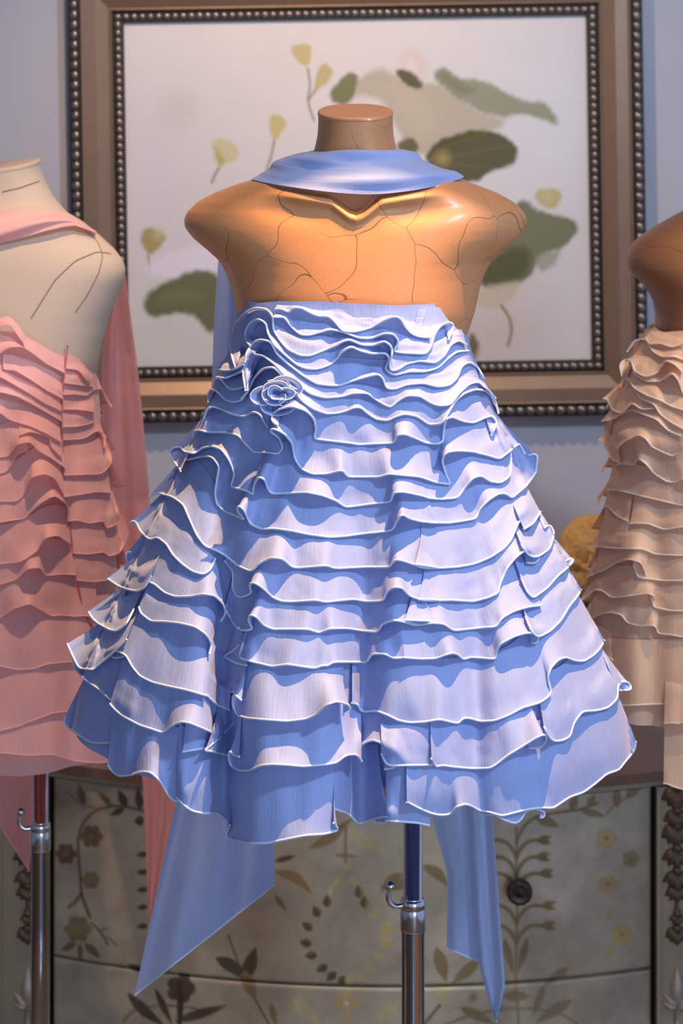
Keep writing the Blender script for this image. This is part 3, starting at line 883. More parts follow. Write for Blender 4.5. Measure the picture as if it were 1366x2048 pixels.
# ------------------------------------------------------------------ dresses
class Dress:
    def __init__(s, root, cx, Y0, sil, ratio, inset, fold, mat, edge, ex=lambda z: 2.0 + 0 * z):
        s.root, s.cx, s.Y0, s.ratio, s.fold, s.mat, s.edge = root, cx, Y0, ratio, fold, mat, edge
        s.sc = (Y0 - CAMY) / F
        a = np.array(sil, float)
        s.zt = ZC - (a[:, 0] - HOR) * s.sc; s.wt = (a[:, 1] - np.interp(a[:, 0], [600, 700, 820], [1, 3, 5])) * s.sc
        s.inset = inset * s.sc
        s.yt = a[:, 0]; s.wp = a[:, 1]
        s.Xc = (cx - CX) * s.sc
        s.count = 0
        s.ex = ex
        s.ymin = 0
        s.buf = np.full((820, 700), 9.0)

    def wz(s, z): return np.interp(-z, -s.zt, s.wt)

    def wpx(s, y): return np.interp(y, s.yt, s.wp)

    def depth(s, x, y):
        """depth of the body of the dress along the ray through pixel x, y, and how much it faces the front"""
        Y = np.full(np.shape(x), s.Y0 - 0.1)
        for _ in range(12):
            D = Y - CAMY; z = ZC - (y - HOR) * D / F; X = (x - CX) * D / F
            w_ = s.wz(z); t = np.clip(np.abs(X - s.Xc) / w_, 0, 1.0)
            nz_ = np.sqrt(1 - t ** s.ex(z))
            Yn = s.Y0 - s.ratio(z) * w_ * nz_ - s.fold(x, y) * s.sc * np.minimum(1, nz_ * 1.6)
            Y = 0.4 * Y + 0.6 * Yn
        return Y, np.clip(nz_, 0.25, 1)

    def ruffle(s, pts, h, o0=13.0, k=1.25, lift=3.0, sig=16, rows=14, name='ruffle', hem=True, rad=.00135, mat=None, wob=3.0, omax=105, bulge=5.0, acc=True):
        q = resample(pts, 3.0, 1.6); x, y = q.T; n = len(x)
        sig = min(sig, n / 5)
        xm, ym = gauss(x, sig), gauss(y, sig)
        dev = ym - y
        out = np.clip(o0 * 1.5 + 3.1 * k * (dev + 1.0), 6, omax)
        out = gauss(out, 2.5)
        u = np.arange(n) * 3.0
        yt = np.maximum(ym - h, s.ymin); xt = s.cx + (xm - s.cx) * s.wpx(yt) / s.wpx(ym)
        xt = np.clip(xt, s.cx - s.wpx(yt) * .97, s.cx + s.wpx(yt) * .97)
        v = np.linspace(0, 1, rows)[:, None]
        vx = v ** 1.6
        X = xt + (xm - xt) * v + (x - xm) * vx
        Yp = yt + (ym - yt) * v + (y - ym) * vx
        ph = s.count * 1.7
        wave = np.sin(u / 17 + ph + 1.3 * np.sin(u / 61 + ph)) + 0.6 * np.sin(u / 9.1 + 2 * ph)
        o = lift + (out - lift) * v ** 2.3 + bulge * h / 95. * np.sin(PI * v ** 1.25) + wob * wave * np.sin(PI * v) * (0.35 + 0.65 * v)
        Yb, nz_ = s.depth(X, Yp)
        Y = Yb - o * s.sc * nz_
        # cloth lies over whatever tier is already below it
        ix = np.clip(np.round(X / 3).astype(int) + 100, 1, 698); iy = np.clip(np.round(Yp / 3).astype(int), 1, 818)
        bf = np.minimum.reduce([s.buf[iy + a, ix + b] for a in (-1, 0, 1) for b in (-1, 0, 1)])
        push = np.clip(Y - (bf - .0016), 0, .05) * (bf < 8) * np.clip((v - .12) / .3, 0, 1)
        for r_ in range(rows):
            pr = np.pad(push[r_], 4, mode='edge'); pr = np.max([pr[a:a + n] for a in range(1, 8)], 0)
            push[r_] = gauss(pr, 2)
        if acc: push = np.maximum(push, np.maximum.accumulate(push, 0) * .8)
        if DBG: print('PUSH', s.count, round(float(push.mean()) * 1000, 1), round(float(push.max()) * 1000, 1))
        Y = Y - push
        V = P(X, Yp, Y)
        for f_ in (0, .34, .67):
            XX = X[:-1] + (X[1:] - X[:-1]) * f_; YY = Yp[:-1] + (Yp[1:] - Yp[:-1]) * f_; ZZ = Y[:-1] + (Y[1:] - Y[:-1]) * f_
            np.minimum.at(s.buf, (np.clip(np.round(YY / 3).astype(int), 0, 819), np.clip(np.round(XX / 3).astype(int) + 100, 0, 699)), ZZ)
        uv = np.stack(np.broadcast_arrays((u * s.sc)[None], v * h * s.sc + s.count * .37), -1)
        o_ = mesh(name, V.reshape(-1, 3), gridf(rows, n), mat or s.mat, s.root, uv=uv.reshape(-1, 2))
        if hem:
            Vh, Fh = tube(V[-1], rad, 6)
            L = np.repeat(u * s.sc, 6)
            mesh('hem_edging', Vh, Fh, s.edge, o_, uv=np.stack([L, np.tile(np.arange(6) * .001, n)], -1))
        s.count += 1
        return o_

    def ring(s, z_hem, h, th0, th1, waves, amp, name='ruffle', ph=0.0, out=0.012, rows=8, rad=.0013, base=-.004):
        """a tier running round the sides and back"""
        n = int((th1 - th0) * 90); th = np.linspace(th0, th1, n)
        v = np.linspace(0, 1, rows)[:, None]
        wv = 0.5 + 0.5 * np.sin(th * waves + ph + 1.2 * np.sin(th * 2.3 + ph)); wv = wv * (.7 + .3 * np.sin(th * 3.7 + ph))
        z = z_hem + h * (1 - v) + amp * 0.7 * wv * v ** 1.6
        w_ = s.wz(z)
        r = base + (out + amp * wv) * v ** 1.7
        X = s.Xc + (w_ + r) * np.sin(th); Y = s.Y0 - (s.ratio(z) * w_ + r) * np.cos(th)
        V = np.stack([X, Y, z + 0 * th], -1)
        uv = np.stack(np.broadcast_arrays(th * .3, v * h + ph), -1)
        o_ = mesh(name, V.reshape(-1, 3), gridf(rows, n), s.mat, s.root, uv=uv.reshape(-1, 2))
        Vh, Fh = tube(V[-1], rad, 5); mesh('hem_edging', Vh, Fh, s.edge, o_, uv=np.zeros((len(Vh), 2)))
        return o_

    def body(s, ztop, zbot, name, top_px=None, n=140, rows=70):
        z = np.linspace(ztop, zbot, rows); th = np.arange(n) * 2 * PI / n
        Z = z[:, None] + 0 * th
        if top_px is not None:
            f = np.linspace(1, 0, rows)[:, None] ** 6
            Z = Z + f * top_px(th)[None]
        e = s.ex(Z); si = np.sin(th) + 0 * Z; w_ = s.wz(Z) - s.inset * np.interp(-Z, [-1.66, -1.45, -1.38], [0.05, .1, 1])
        X = s.Xc + w_ * np.sin(th); Y = s.Y0 - s.ratio(Z) * w_ * np.sign(np.cos(th)) * np.sqrt(np.clip(1 - np.abs(si) ** e, 0, 1))
        D = Y - CAMY
        fp = s.fold(CX + X * F / D, HOR + (ZC - Z) * F / D) * s.sc
        Y = Y - np.where(np.cos(th) > 0, fp * np.minimum(1, np.abs(np.cos(th)) * 1.6), 0)
        V = np.stack([X, Y, Z], -1)
        uv = np.stack(np.broadcast_arrays(th * .25, -Z * 1.0), -1)
        return mesh(name, V.reshape(-1, 3), gridf(rows, n, False, True), s.mat, s.root, uv=uv.reshape(-1, 2))


def sstep(a, lo, hi):
    t = np.clip((a - lo) / (hi - lo), 0, 1); return t * t * (3 - 2 * t)


def blue_fold(x, y):
    r = sstep(y, 820, 1450)
    g = lambda c, sg: np.exp(-((x - c) / sg) ** 2)
    q4 = lambda c, sg: np.exp(-((x - c) / sg) ** 4)
    f = 62 * q4(577, 112) * r + 46 * q4(335, 100) * r + 34 * q4(852, 86) * r + 44 * q4(1055, 96) * r - 60 * g(722, 36) * r - 84 * g(450, 30) * r - 26 * g(950, 28) * r
    b = sstep(y, 640, 700) * (1 - sstep(y, 820, 930))
    return f + b * (16 * g(600, 80) + 16 * g(870, 70) - 10 * g(745, 35))


def blue_ratio(z):
    return np.interp(-z, [-1.66, -1.60, -1.52, -1.42, -1.2], [1.02, 1.0, 0.9, 0.8, 0.74])


bd_root = thing('ruffled_dress', (float(P(700, 0, 0)[0]), 0, 1.02), 'pale blue strapless mini dress of wavy organza ruffles on the bronze bust', 'dress')
sil = [(600, 224), (650, 232), (700, 246), (770, 278), (850, 304), (950, 352), (1050, 402), (1150, 448), (1250, 494), (1350, 540), (1450, 560), (1520, 566), (1700, 566)]
B = Dress(bd_root, 700, 0.0, sil, blue_ratio, 9, blue_fold, M['blue'], M['blue_edge'], lambda z: np.interp(-z, [-1.62, -1.5, -1.35], [2.6, 2.4, 2.0]))
B.ymin = 608
B.body(ZC - (603 - HOR) * 0.0006 * .97, ZC - (1452 - HOR) * 0.0006, 'underskirt')

# strapless top band
band = np.array([(478, 640), (490, 618), (515, 606), (560, 602), (640, 603), (720, 607), (800, 611), (850, 610), (895, 618), (922, 640)], float)
q = resample(band, 3, 2)
rows = 12
v = np.linspace(0, 1, rows)[:, None]
X = q[:, 0] + 0 * v; Yp = q[:, 1] + (700 - q[:, 1]) * v
Yb, nz_ = B.depth(X, Yp)
nzv = 5 + 2.0 * np.sin(q[:, 0] / 11.0) * v + 2 * np.sin(q[:, 0] / 23. + 2 * v)
V = P(X, Yp, Yb - nzv * .0006 * nz_)
mesh('bodice_band', V.reshape(-1, 3), gridf(rows, len(q)), M['blue'], bd_root,
     uv=np.stack(np.broadcast_arrays(np.arange(len(q)) * .0018, v * .06), -1).reshape(-1, 2))
Vp = P(*tr('F2 565,40 545,110 530,180 515,238 525,300').T, 0)
qq = resample(tr('F2 566,40 548,110 531,180 516,238 500,300'), 3, 1)
rows = 5; v = np.linspace(0, 1, rows)[:, None]
X = qq[:, 0] - 16 + 16 * v; Yp = qq[:, 1] + 0 * v
Yb, nz_ = B.depth(X, Yp)
mesh('placket', P(X, Yp, Yb - (7 + 7 * v ** 2) * .0006).reshape(-1, 3), gridf(rows, len(qq)), M['blue'], bd_root,
     uv=np.stack(np.broadcast_arrays(np.arange(len(qq)) * .002, v * .01), -1).reshape(-1, 2))

# tiers traced from the hem upward, lowest first. (hem line, drop, out, gain, extra)
T = []


def tier(s, h, o0=13, k=1.25, **kw): T.append((tr(s), h, o0, k, kw))


# --- lowest hem
tier('F6 35,425 25,480 110,545 200,600 270,605 370,600 430,590', 150, 14, 0.8)
tier('F6 310,745 335,785 380,820 450,815 530,790 590,795 650,850 700,940 740,985 800,980 805,930', 130, 18, 0.9)
tier('F6 760,960 795,1000 850,1045 940,1065 1020,1055 1105,1125 1180,1150', 150, 4, 0.5)
tier('F7 690,980 740,1000 830,1030 900,1100 980,1070 1060,1050 1115,1055 1080,1088 1010,1088', 150, 10, 0.8)
tier('F7 1080,1075 1120,1080 1200,1085 1290,1092 1366,1110', 150, 2, 0.3)
tier('F8 320,1110 370,1140 420,1130 480,1170 560,1195 600,1160 620,1110 690,1095 750,1120 740,1160 715,1155', 60, -2, 0.5)
tier('F7 1215,955 1290,995 1366,1028 F8 60,1140 130,1135 170,1085 230,1065 280,1085 320,1110 390,1120 470,1145 560,1120 640,1100 720,1090 800,1095 850,1060 910,1020 1000,990 1080,930 1150,870 1230,845 1262,800 1330,720 1340,660', 165, 16, 0.9, sig=30)
tier('F7 62,1110 30,1180 100,1205 200,1225 300,1225 400,1205 560,1172 680,1165 772,1140 740,1090', 170, 30, 0.7)
# --- last but one
tier('F6 75,10 95,120 160,190 260,260 330,325 375,345', 110, 16, 0.6)
tier('F6 325,350 340,370 400,425 520,490 600,515 670,540 720,495 790,465 850,475 930,510 1020,550 1025,590 960,635 800,662', 125, 22, 1.0)
tier('F6 1135,470 1040,570 935,655 1010,662 1085,685 1160,690', 80, 2, 0.4)
tier('F7 905,640 920,580 990,550 1060,575 1130,640 1165,700 1130,735 1070,742', 90, 20, 0.8)
tier('F7 1050,640 1075,700 1100,720 1170,718 1340,716 F8 20,812', 100, 6, 0.5)
tier('F8 10,770 40,830 60,818 80,815 150,825 250,835 390,835 430,810 520,740 620,680 700,630 750,610 762,650 720,700 640,705', 115, 18, 1.0)
tier('F8 740,560 770,630 800,660 860,655 910,630 935,540 990,465 1080,460 1160,440 1220,380 1220,300 1250,265 1300,280 1312,325 1225,328', 120, 14, 0.8)
tier('F7 125,660 90,655 65,618 52,660 70,720 120,750 190,752 260,720 340,710 440,715 540,725 650,715 690,712 760,700 820,650 890,645 920,690', 115, 34, 0.9)
# --- third from the hem
tier('F6 940,150 1000,215 1070,255 1180,290', 60, 4, 0.5)
tier('F6 940,280 1010,350 1100,390', 60, 2, 0.5)
tier('F6 410,45 350,55 315,15 370,4 430,35 470,110 520,170 600,210 700,235 800,255 880,275 950,297', 130, 24, 0.9)
tier('F7 140,295 88,250 80,320 110,390 170,410 280,420 440,430 560,415 630,385 690,325 760,300 840,325 852,350 800,392', 115, 34, 0.9)
tier('F7 860,310 905,325 905,355 940,370 1010,360 1090,390 1160,425 1230,440 1340,435 F8 60,515 120,530 185,545 215,505 260,510 330,530 420,525 510,490 600,440 690,415 714,408 770,370 790,340 765,250 780,190 830,130 880,110 940,135 1000,140 1070,95 1110,50 1135,0', 125, 14, 0.9)
# --- y ~ 1320
tier('F3 480,890 490,930 560,985 640,985 740,995 850,1020 920,1070 955,1130 940,1195', 110, 20, 0.9)
tier('F3 15,1130 45,1200 90,1290 180,1300 300,1200 400,1100', 60, 10, 0.5)
tier('F3 150,920 180,970 220,1000 290,1040 340,1050 400,1000 450,900', 60, 10, 0.5)
tier('F3 1140,1130 1090,1180 1030,1210 1100,1250 1180,1270', 60, 2, 0.4)
tier('F4 85,1120 60,1215 F7 130,22 220,45 340,75 440,60 540,75 620,87 670,65 705,72 730,45 820,45 960,47 975,5 F4 912,1208 930,1195 1010,1195 1060,1225 1150,1220 F7 1180,15 1300,25 F8 40,120 150,80 190,100 212,130 260,110 430,125 F5 690,1180 720,1130 800,1085 880,1060 940,1060 972,1090 950,1130 920,1122', 110, 15, 1.0)
tier('F5 880,950 920,1050 960,1090 1040,1050 1110,980 1170,880 1220,820 1245,775', 90, 12, 0.5)
# --- y ~ 1260
tier('F3 430,535 400,530 395,580 440,660 490,710 580,740 650,800 720,825 830,820 900,805 970,815 1030,870 1050,930 1012,985', 105, 18, 1.0)
tier('F3 1042,900 1070,950 1110,1020 1160,1045 1225,1035 1188,980 1200,940 1240,950 1290,1010 1366,1040 F4 290,1035 400,1035 510,1035 580,1060 650,1030 760,1030 860,1045 960,1055 990,1000 1070,975 1140,990 1200,1010 1290,1000 1366,985 F5 80,975 180,1010 280,995 350,1000 410,1045 500,1035 600,1025 690,1020 730,960 810,915 900,890 985,880', 100, 14, 1.2)
tier('F5 850,700 890,790 930,835 1020,770 1090,690 1150,640 1197,590 1190,570 1140,592', 95, 14, 0.6)
tier('F3 275,705 340,750 400,775 470,790 520,765 560,690', 60, 10, 0.5)
# --- y ~ 1200
tier('F3 430,360 425,330 460,330 490,400 550,455 600,435 660,480 700,550 760,610 830,660 900,680 945,650 980,570', 100, 16, 1.0)
tier('F3 1040,590 1095,660 1090,770 1115,820 1150,830 1215,800 1195,740 1230,730 1290,770 F4 280,830 340,855 440,855 560,845 620,860 700,850 800,840 900,855 1000,850 1020,790 1070,760 1120,765 1160,815 1240,845 1320,850 1366,845 F5 170,840 270,850 400,845 540,855 640,830 705,800 715,740 760,640 820,565 880,520 950,520 977,570 940,610 890,602', 95, 14, 1.2)
tier('F5 850,480 895,550 940,570 980,555 1040,510 1070,410 1040,352 1000,378', 85, 14, 0.6)
# --- y ~ 1135
tier('F3 545,172 610,148 700,175 770,225 810,320 860,430 910,495 980,520 1050,560 1120,620 1210,662 1270,600 1340,570 F4 280,570 340,575 400,630 440,637 520,630 640,620 657,635 700,640 760,636 880,630 1040,632 1065,590 1090,580 1170,605 1250,635 1366,637 F5 150,610 230,637 330,637 440,630 550,610 650,570 740,510 790,450 830,350 880,272 930,268 932,330 870,382', 95, 14, 1.1)
tier('F5 870,385 930,350 978,272', 70, 12, 0.5)
# --- y ~ 1070
tier('F1 225,1020 265,1042 330,1035 410,1015 470,1020 515,1080 500,1170 490,1230 F3 975,150 985,220 1040,270 1110,295 1170,325 F4 100,320 45,270 50,228 85,250 130,350 200,385 290,380 400,395 520,420 650,437 750,430 850,415 960,405 1060,390 1085,330 1120,285 1160,315 1240,335 1366,345 F5 240,340 380,345 480,330 560,315 580,260 640,195 710,150 760,155 790,185 880,110 940,30 955,0 F2 1270,1130 1287,1010 1265,998 1230,1010', 95, 14, 1.1)
# --- y ~ 1000
tier('F1 265,1110 185,1000 210,960 270,955 280,985 350,1000 410,960 470,950 530,970 580,1040 615,1130 590,1220 F3 1080,110 1140,125 1200,140 1225,165 1225,100 1260,42 1300,60 1320,130 F4 270,155 390,150 500,145 600,165 690,200 750,242 850,230 960,215 1050,205 1060,150 1110,140 1170,150 1280,175 F5 230,180 330,190 440,180 490,110 540,50 590,35 650,75 720,85 780,40 F2 1112,1060 1110,980', 95, 14, 1.1)
# --- y ~ 950
tier('F1 340,890 350,850 380,845 440,860 570,860 640,880 690,940 740,990 830,990 900,1002 932,960 900,890 838,850 870,835 940,870 990,930 1005,1030 1050,1100 1120,1132 1220,1130 1320,1105 1345,1150 F2 45,1150 130,1150 260,1150 315,1130 420,1140 520,1150 620,1185 722,1200 690,1140 663,1040 690,990 760,980 860,985 960,1010 1040,1035 1120,970 1165,930 1200,1000', 95, 14, 1.1)
# --- y ~ 885
tier('F1 410,790 435,710 470,690 530,710 600,745 680,760 730,725 780,740 810,800 835,830', 70, 12, 0.9)
tier('F1 900,815 860,795 855,750 890,715 990,690 1080,720 1130,770 1145,840 1130,902 1230,915 1366,930 F2 120,940 220,935 355,930 365,880 420,870 490,900 560,930 630,937 670,925 675,840 690,770 730,760 800,790 870,800 930,770 990,750 1022,800 985,880', 75, 13, 1.0)
# --- bodice swirls
tier('F1 445,660 440,600 470,575 510,600 550,650 610,665 670,650 692,600', 50, 10, 0.8, sig=10)
tier('F1 660,640 700,600 740,510 800,445 870,435 950,520 1000,590 1060,660 1130,710 1210,740 1290,735 1366,715 F2 70,705 130,695 180,740 235,775 310,785 360,760 420,740 500,755 580,810 665,805 700,740 740,670 800,610 880,580 950,590 1010,650 1032,740', 50, 12, 0.9, sig=24)
tier('F1 700,590 690,400 720,350 800,360 880,420 940,490 1030,550 1110,610 1200,635 1290,630 F2 0,630 90,605 180,605 220,640 270,670 330,700 370,660 440,620 520,625 590,670 650,690 720,680 770,610 840,545 900,530 960,580 1012,640', 45, 13, 0.9, sig=24)
tier('F1 470,522 510,500 540,530 580,580 640,580 682,560', 35, 9, 0.7, sig=8)
tier('F1 685,590 670,480 690,350 730,280 780,255 850,270 890,350 970,420 1060,490 1150,545 1240,555 F2 0,555 80,525 170,500 250,480 280,510 300,575 360,580 430,550 540,540 640,565 710,555 760,510 790,430 840,400 900,440 937,510', 45, 14, 0.9, sig=24)
tier('F1 490,500 550,510 600,490 668,462', 30, 8, 0.7, sig=8)
tier('F1 488,450 560,460 620,450 672,418', 30, 8, 0.7, sig=8)
tier('F1 720,300 690,270 682,200 720,140 770,120 820,150 830,210 870,290 960,370 1020,420 1080,445 1150,450 1240,420 1300,360 F2 0,345 70,300 130,330 210,350 300,345 325,380 290,450 350,490 450,465 560,465 640,440 700,380 760,335 835,330', 42, 15, 0.9, sig=24)
tier('F1 622,440 600,380 590,300 610,170 670,90 750,50 830,60 865,110 865,190 910,260 960,320 1040,360 1110,362 1200,325 1290,290 F2 0,275 60,255 140,290 220,295 290,265 335,300 340,350 320,420 330,462 375,455 430,415 520,395 620,410 680,360 720,290 770,260 822,290', 40, 16, 0.9, sig=24)
tier('F1 870,110 940,110 980,170 1040,225 1100,230 1170,210 1240,190 1310,205 F2 40,215 120,245 200,250 290,215 350,220 385,270 360,310 345,335 420,345 560,350 595,300 610,230 650,170 700,140 740,155 725,210 705,260', 34, 17, 0.9, sig=20)
tier('F1 885,55 930,58 972,85 990,50 1050,50 1110,85 1160,105 1230,105 1275,150 1310,195 F2 20,205 100,205 200,180 290,130 350,105 390,115 425,180 465,220 515,240 590,245', 26, 16, 0.8, sig=20)
for pts, h, o0, k, kw in T:
    if h <= 50: k, o0, kw = k * .55, o0 * .5, dict(kw, bulge=1.0)
    B.ruffle(pts, h, o0, k, **kw)

# tiers that run on round the sides and the back
zs = np.linspace(1.55, 1.145, 12)
for i, z in enumerate(zs):
    B.ring(z, .075, math.radians(106), math.radians(254), 9 + i, .010 + .0012 * i, ph=i * 1.9, base=-.034)

# fabric rose on the left of the bust
cxr, cyr = 556, 788
for i in range(9):
    a0 = i * 2.4; r0 = 5 + i * 5.2
    span = 3.0 if i < 4 else 2.3
    th = np.linspace(a0, a0 + span, 26)
    v = np.linspace(0, 1, 6)[:, None]
    rr = (r0 + 13 * v ** 1.5 + 3 * np.sin(th * 3 + i) * v) * np.sin(np.clip((th - a0) / span, .12, .88) * PI) ** .35
    X = cxr + rr * np.cos(th) * 1.1; Yp = cyr + rr * np.sin(th) * .72
    Yb, nz_ = B.depth(X, Yp)
    out = (12 - r0 * .25) + 24 * v * (1 - .35 * v)
    ix, iy = int(cxr / 3) + 100, int(cyr / 3)
    b0 = float(np.sort(B.buf[iy - 9:iy + 10, ix - 11:ix + 12].ravel())[60])
    V = P(X, Yp, b0 - .004 - (out - 8) * .0006)
    o_ = mesh('rose_petal', V.reshape(-1, 3), gridf(6, 26), M['blue'], bd_root, uv=np.stack(np.broadcast_arrays(th * .02, v * .02 + i), -1).reshape(-1, 2))
    Vh, Fh = tube(V[-1], .0007, 5); mesh('hem_edging', Vh, Fh, M['blue_edge'], o_, uv=np.zeros((len(Vh), 2)))

# ------------------------------------------------------------------ scarf of the blue dress
sc_root = thing('neck_scarf', (float(P(CM, 0, 0)[0]), 0, 1.0), 'pale blue chiffon scarf round the neck of the bronze bust, tails hanging behind', 'scarf')


def collar_wrap(cx, Y0, up, lo, yf, rows=22, n=120):
    ph = np.arange(n) * 2 * PI / n
    s = (Y0 - CAMY) / F
    v = np.linspace(0, 1, rows)[:, None]
    fr_ = 0.5 + 0.5 * np.cos(ph)
    y0 = up[3] + 2 * np.cos(ph); y1 = np.where(np.cos(ph) > 0, yf[1] + (yf[0] - yf[1]) * np.cos(ph) ** 2, yf[1] + 4 * np.cos(ph))
    hw = up[0] + (lo[0] - up[0]) * v ** 1.15
    dep = np.where(np.cos(ph) > 0, up[1] + (lo[1] - up[1]) * v ** .9, up[2] + (lo[2] - up[2]) * v ** .7)
    fold = .0040 * np.sin(v * 8 + 1.4 * np.sin(ph + .5) + .9 * np.sin(ph * 2 + 1)) + .001 * np.sin(v * 19 - ph * 2) + .001 * np.sin(PI * v)
    fold = np.maximum(fold, -.0015) + .0035 * np.sin(PI * np.clip(v, 0, .9) / .9) ** .5 + .001
    X = (cx - CX) * s + (hw * s + fold) * np.sin(ph)
    Y = Y0 - (dep + fold) * np.cos(ph)
    D = Y - CAMY
    Z = ZC - (y0 + (y1 - y0) * (v ** 1.08) - HOR) * (s * .6 + D / F * .4) + fold * .5
    V = np.stack([X, Y, Z], -1)
    uv = np.stack(np.broadcast_arrays(ph * .02, v * .3), -1)[..., ::-1]
    return V, uv


V, uv = collar_wrap(CM, 0.0, (86, .068, .07, 301), (210, .104, .11), (386, 357))
mesh('neck_wrap', V.reshape(-1, 3), gridf(*V.shape[:2], False, True), M['blue'], sc_root, uv=uv.reshape(-1, 2))


def ribbon(left, right, Yf, mat, par, name, nv=24, wav=.006, ph=0.0, hem=None):
    """hanging length of cloth between two edge lines, Yf(y, u) gives its depth"""
    l = resample(left, 4, 1.0); r_ = resample(right, 4, 1.0)
    n = max(len(l), len(r_)); s = np.linspace(0, 1, n)
    l = np.stack([np.interp(s, np.linspace(0, 1, len(l)), l[:, k]) for k in (0, 1)], -1)
    r_ = np.stack([np.interp(s, np.linspace(0, 1, len(r_)), r_[:, k]) for k in (0, 1)], -1)
    u = np.linspace(0, 1, nv)
    x = l[:, 0:1] * (1 - u) + r_[:, 0:1] * u; y = l[:, 1:2] * (1 - u) + r_[:, 1:2] * u
    Y = Yf(y, u[None] + 0 * y) + wav * np.sin(u * 8.5 + ph + y / 260.) + wav * .4 * np.sin(u * 17 + ph)
    V = P(x, y, Y)
    uv = np.stack([x * .0006, y * .0006], -1)
    o_ = mesh(name, V.reshape(-1, 3), gridf(n, nv), mat, par, uv=uv.reshape(-1, 2))
    if hem:
        Vh, Fh = tube(V[-1], .0012, 5); mesh('hem_edging', Vh, Fh, hem, o_, uv=np.zeros((len(Vh), 2)))
    return o_


yb = lambda y, u: np.interp(y, [330, 480, 640, 1000, 1400, 1650, 2048], [.105, .14, .17, .27, .335, .34, .33])
ribbon([(560, 335), (500, 360), (438, 500), (428, 640), (424, 760), (400, 1200), (352, 1600), (320, 1750), (269, 1991)],
       [(640, 330), (600, 380), (560, 560), (545, 760), (545, 1200), (545, 1600), (547, 1700), (547, 1771), (547, 1771)],
       yb, M['blue_sheer'], sc_root, 'tail', 30, .020, 0.5, M['blue_edge'])
ribbon([(790, 330), (830, 400), (850, 700), (860, 1200), (865, 1640), (895, 1750), (893, 1896)],
       [(830, 330), (880, 400), (900, 700), (925, 1200), (942, 1640), (950, 1800), (958, 1924)],
       yb, M['blue_sheer'], sc_root, 'tail', 12, .004, 1.0, M['blue_edge'])
ribbon([(800, 330), (860, 400), (890, 700), (920, 1200), (938, 1640), (950, 1840), (960, 1940), (990, 2040)],
       [(850, 335), (900, 400), (930, 700), (960, 1200), (986, 1640), (1000, 1835), (1010, 1970), (993, 2043)],
       lambda y, u: yb(y, u) - .012 - .02 * u, M['blue_sheer'], sc_root, 'tail', 12, .004, 2.0, M['blue_edge'])

# ------------------------------------------------------------------ pink dress on the linen form
YP = 0.50
CP = 8.0
pf = thing('dress_form', tuple(P(81, 0, YP)[:2]) + (0,), 'pale linen-covered bust on a chrome pole wearing the pink dress', 'mannequin')
prof = [(72, 338), (73, 350), (82, 372), (100, 402), (124, 424), (155, 442), (190, 470), (222, 500), (238, 522), (243, 540), (241, 556), (228, 590), (208, 640), (194, 690), (186, 740), (180, 800), (175, 950)]
fd = [(338, .055), (400, .06), (440, .085), (520, .105), (640, .12), (720, .125), (950, .10)]
VT = torso(prof, CP, YP, fd, fd, None, 120, lambda y: 0.10 * np.clip((420 - y) / 60, 0, 1), 3)
VT[..., 2] += np.clip((430 - np.linspace(338, 950, len(VT)))[:, None] / 90, 0, 1) * 0.16 * (VT[..., 0] - (CP - CX) * (YP - CAMY) / F)
mesh('torso', *solidloft(VT), M['linen'], pf)
top = VT[0]; c = top.mean(0)
V = np.concatenate([c + (top - c) * k + np.array([0, 0, dz]) for k, dz in ((1.0, -.0005), (1.015, .001), (1.015, .004), (.97, .006), (.5, .0065))])
n = len(top); Fc = [tuple(f) for f in gridf(5, n, False, True)] + [tuple(range(4 * n, 5 * n))]
mesh('neck_cap', V, Fc, M['linen'], pf, smooth=False)


from mathutils.bvhtree import BVHTree
from mathutils import Vector
_v, _f = solidloft(VT)
LINEN = BVHTree.FromPolygons([Vector(a) for a in _v], _f)


def on_form(x, y, off=.0004):
    out = []
    for a, b in zip(x, y):
        o_ = Vector((0, CAMY, ZC)); d_ = Vector(P(a, b, 0.4)) - o_; d_.normalize()
        h_ = LINEN.ray_cast(o_, d_)
        if h_[0] is not None: out.append(np.array(h_[0] - d_ * off))
    return np.array(out)


for pts in ([(62, 637), (85, 600), (110, 560), (150, 522), (195, 503), (222, 508)], [(170, 462), (195, 482), (206, 510), (198, 545), (175, 590), (150, 625)], [(4, 384), (40, 376), (79, 362)]):
    q = resample(pts, 4, 1.5)
    mesh('seam', *tube(on_form(q[:, 0], q[:, 1]), .0008, 5), M['seam'], pf)
pole_stand(pf, 81, YP, ZC - .5, 1500, 1645, 1702, .0112, .0134)

pk = thing('ruffled_dress', (float(P(CP, 0, YP)[0]), YP, 0.95), 'salmon pink strapless dress with pleated bodice and ruffles on the linen bust', 'dress')


def pink_fold(x, y): return 14 * np.exp(-((x - 60) / 60) ** 2) * sstep(y, 800, 1200) - 14 * np.exp(-((x - 140) / 22) ** 2) * sstep(y, 700, 1000)


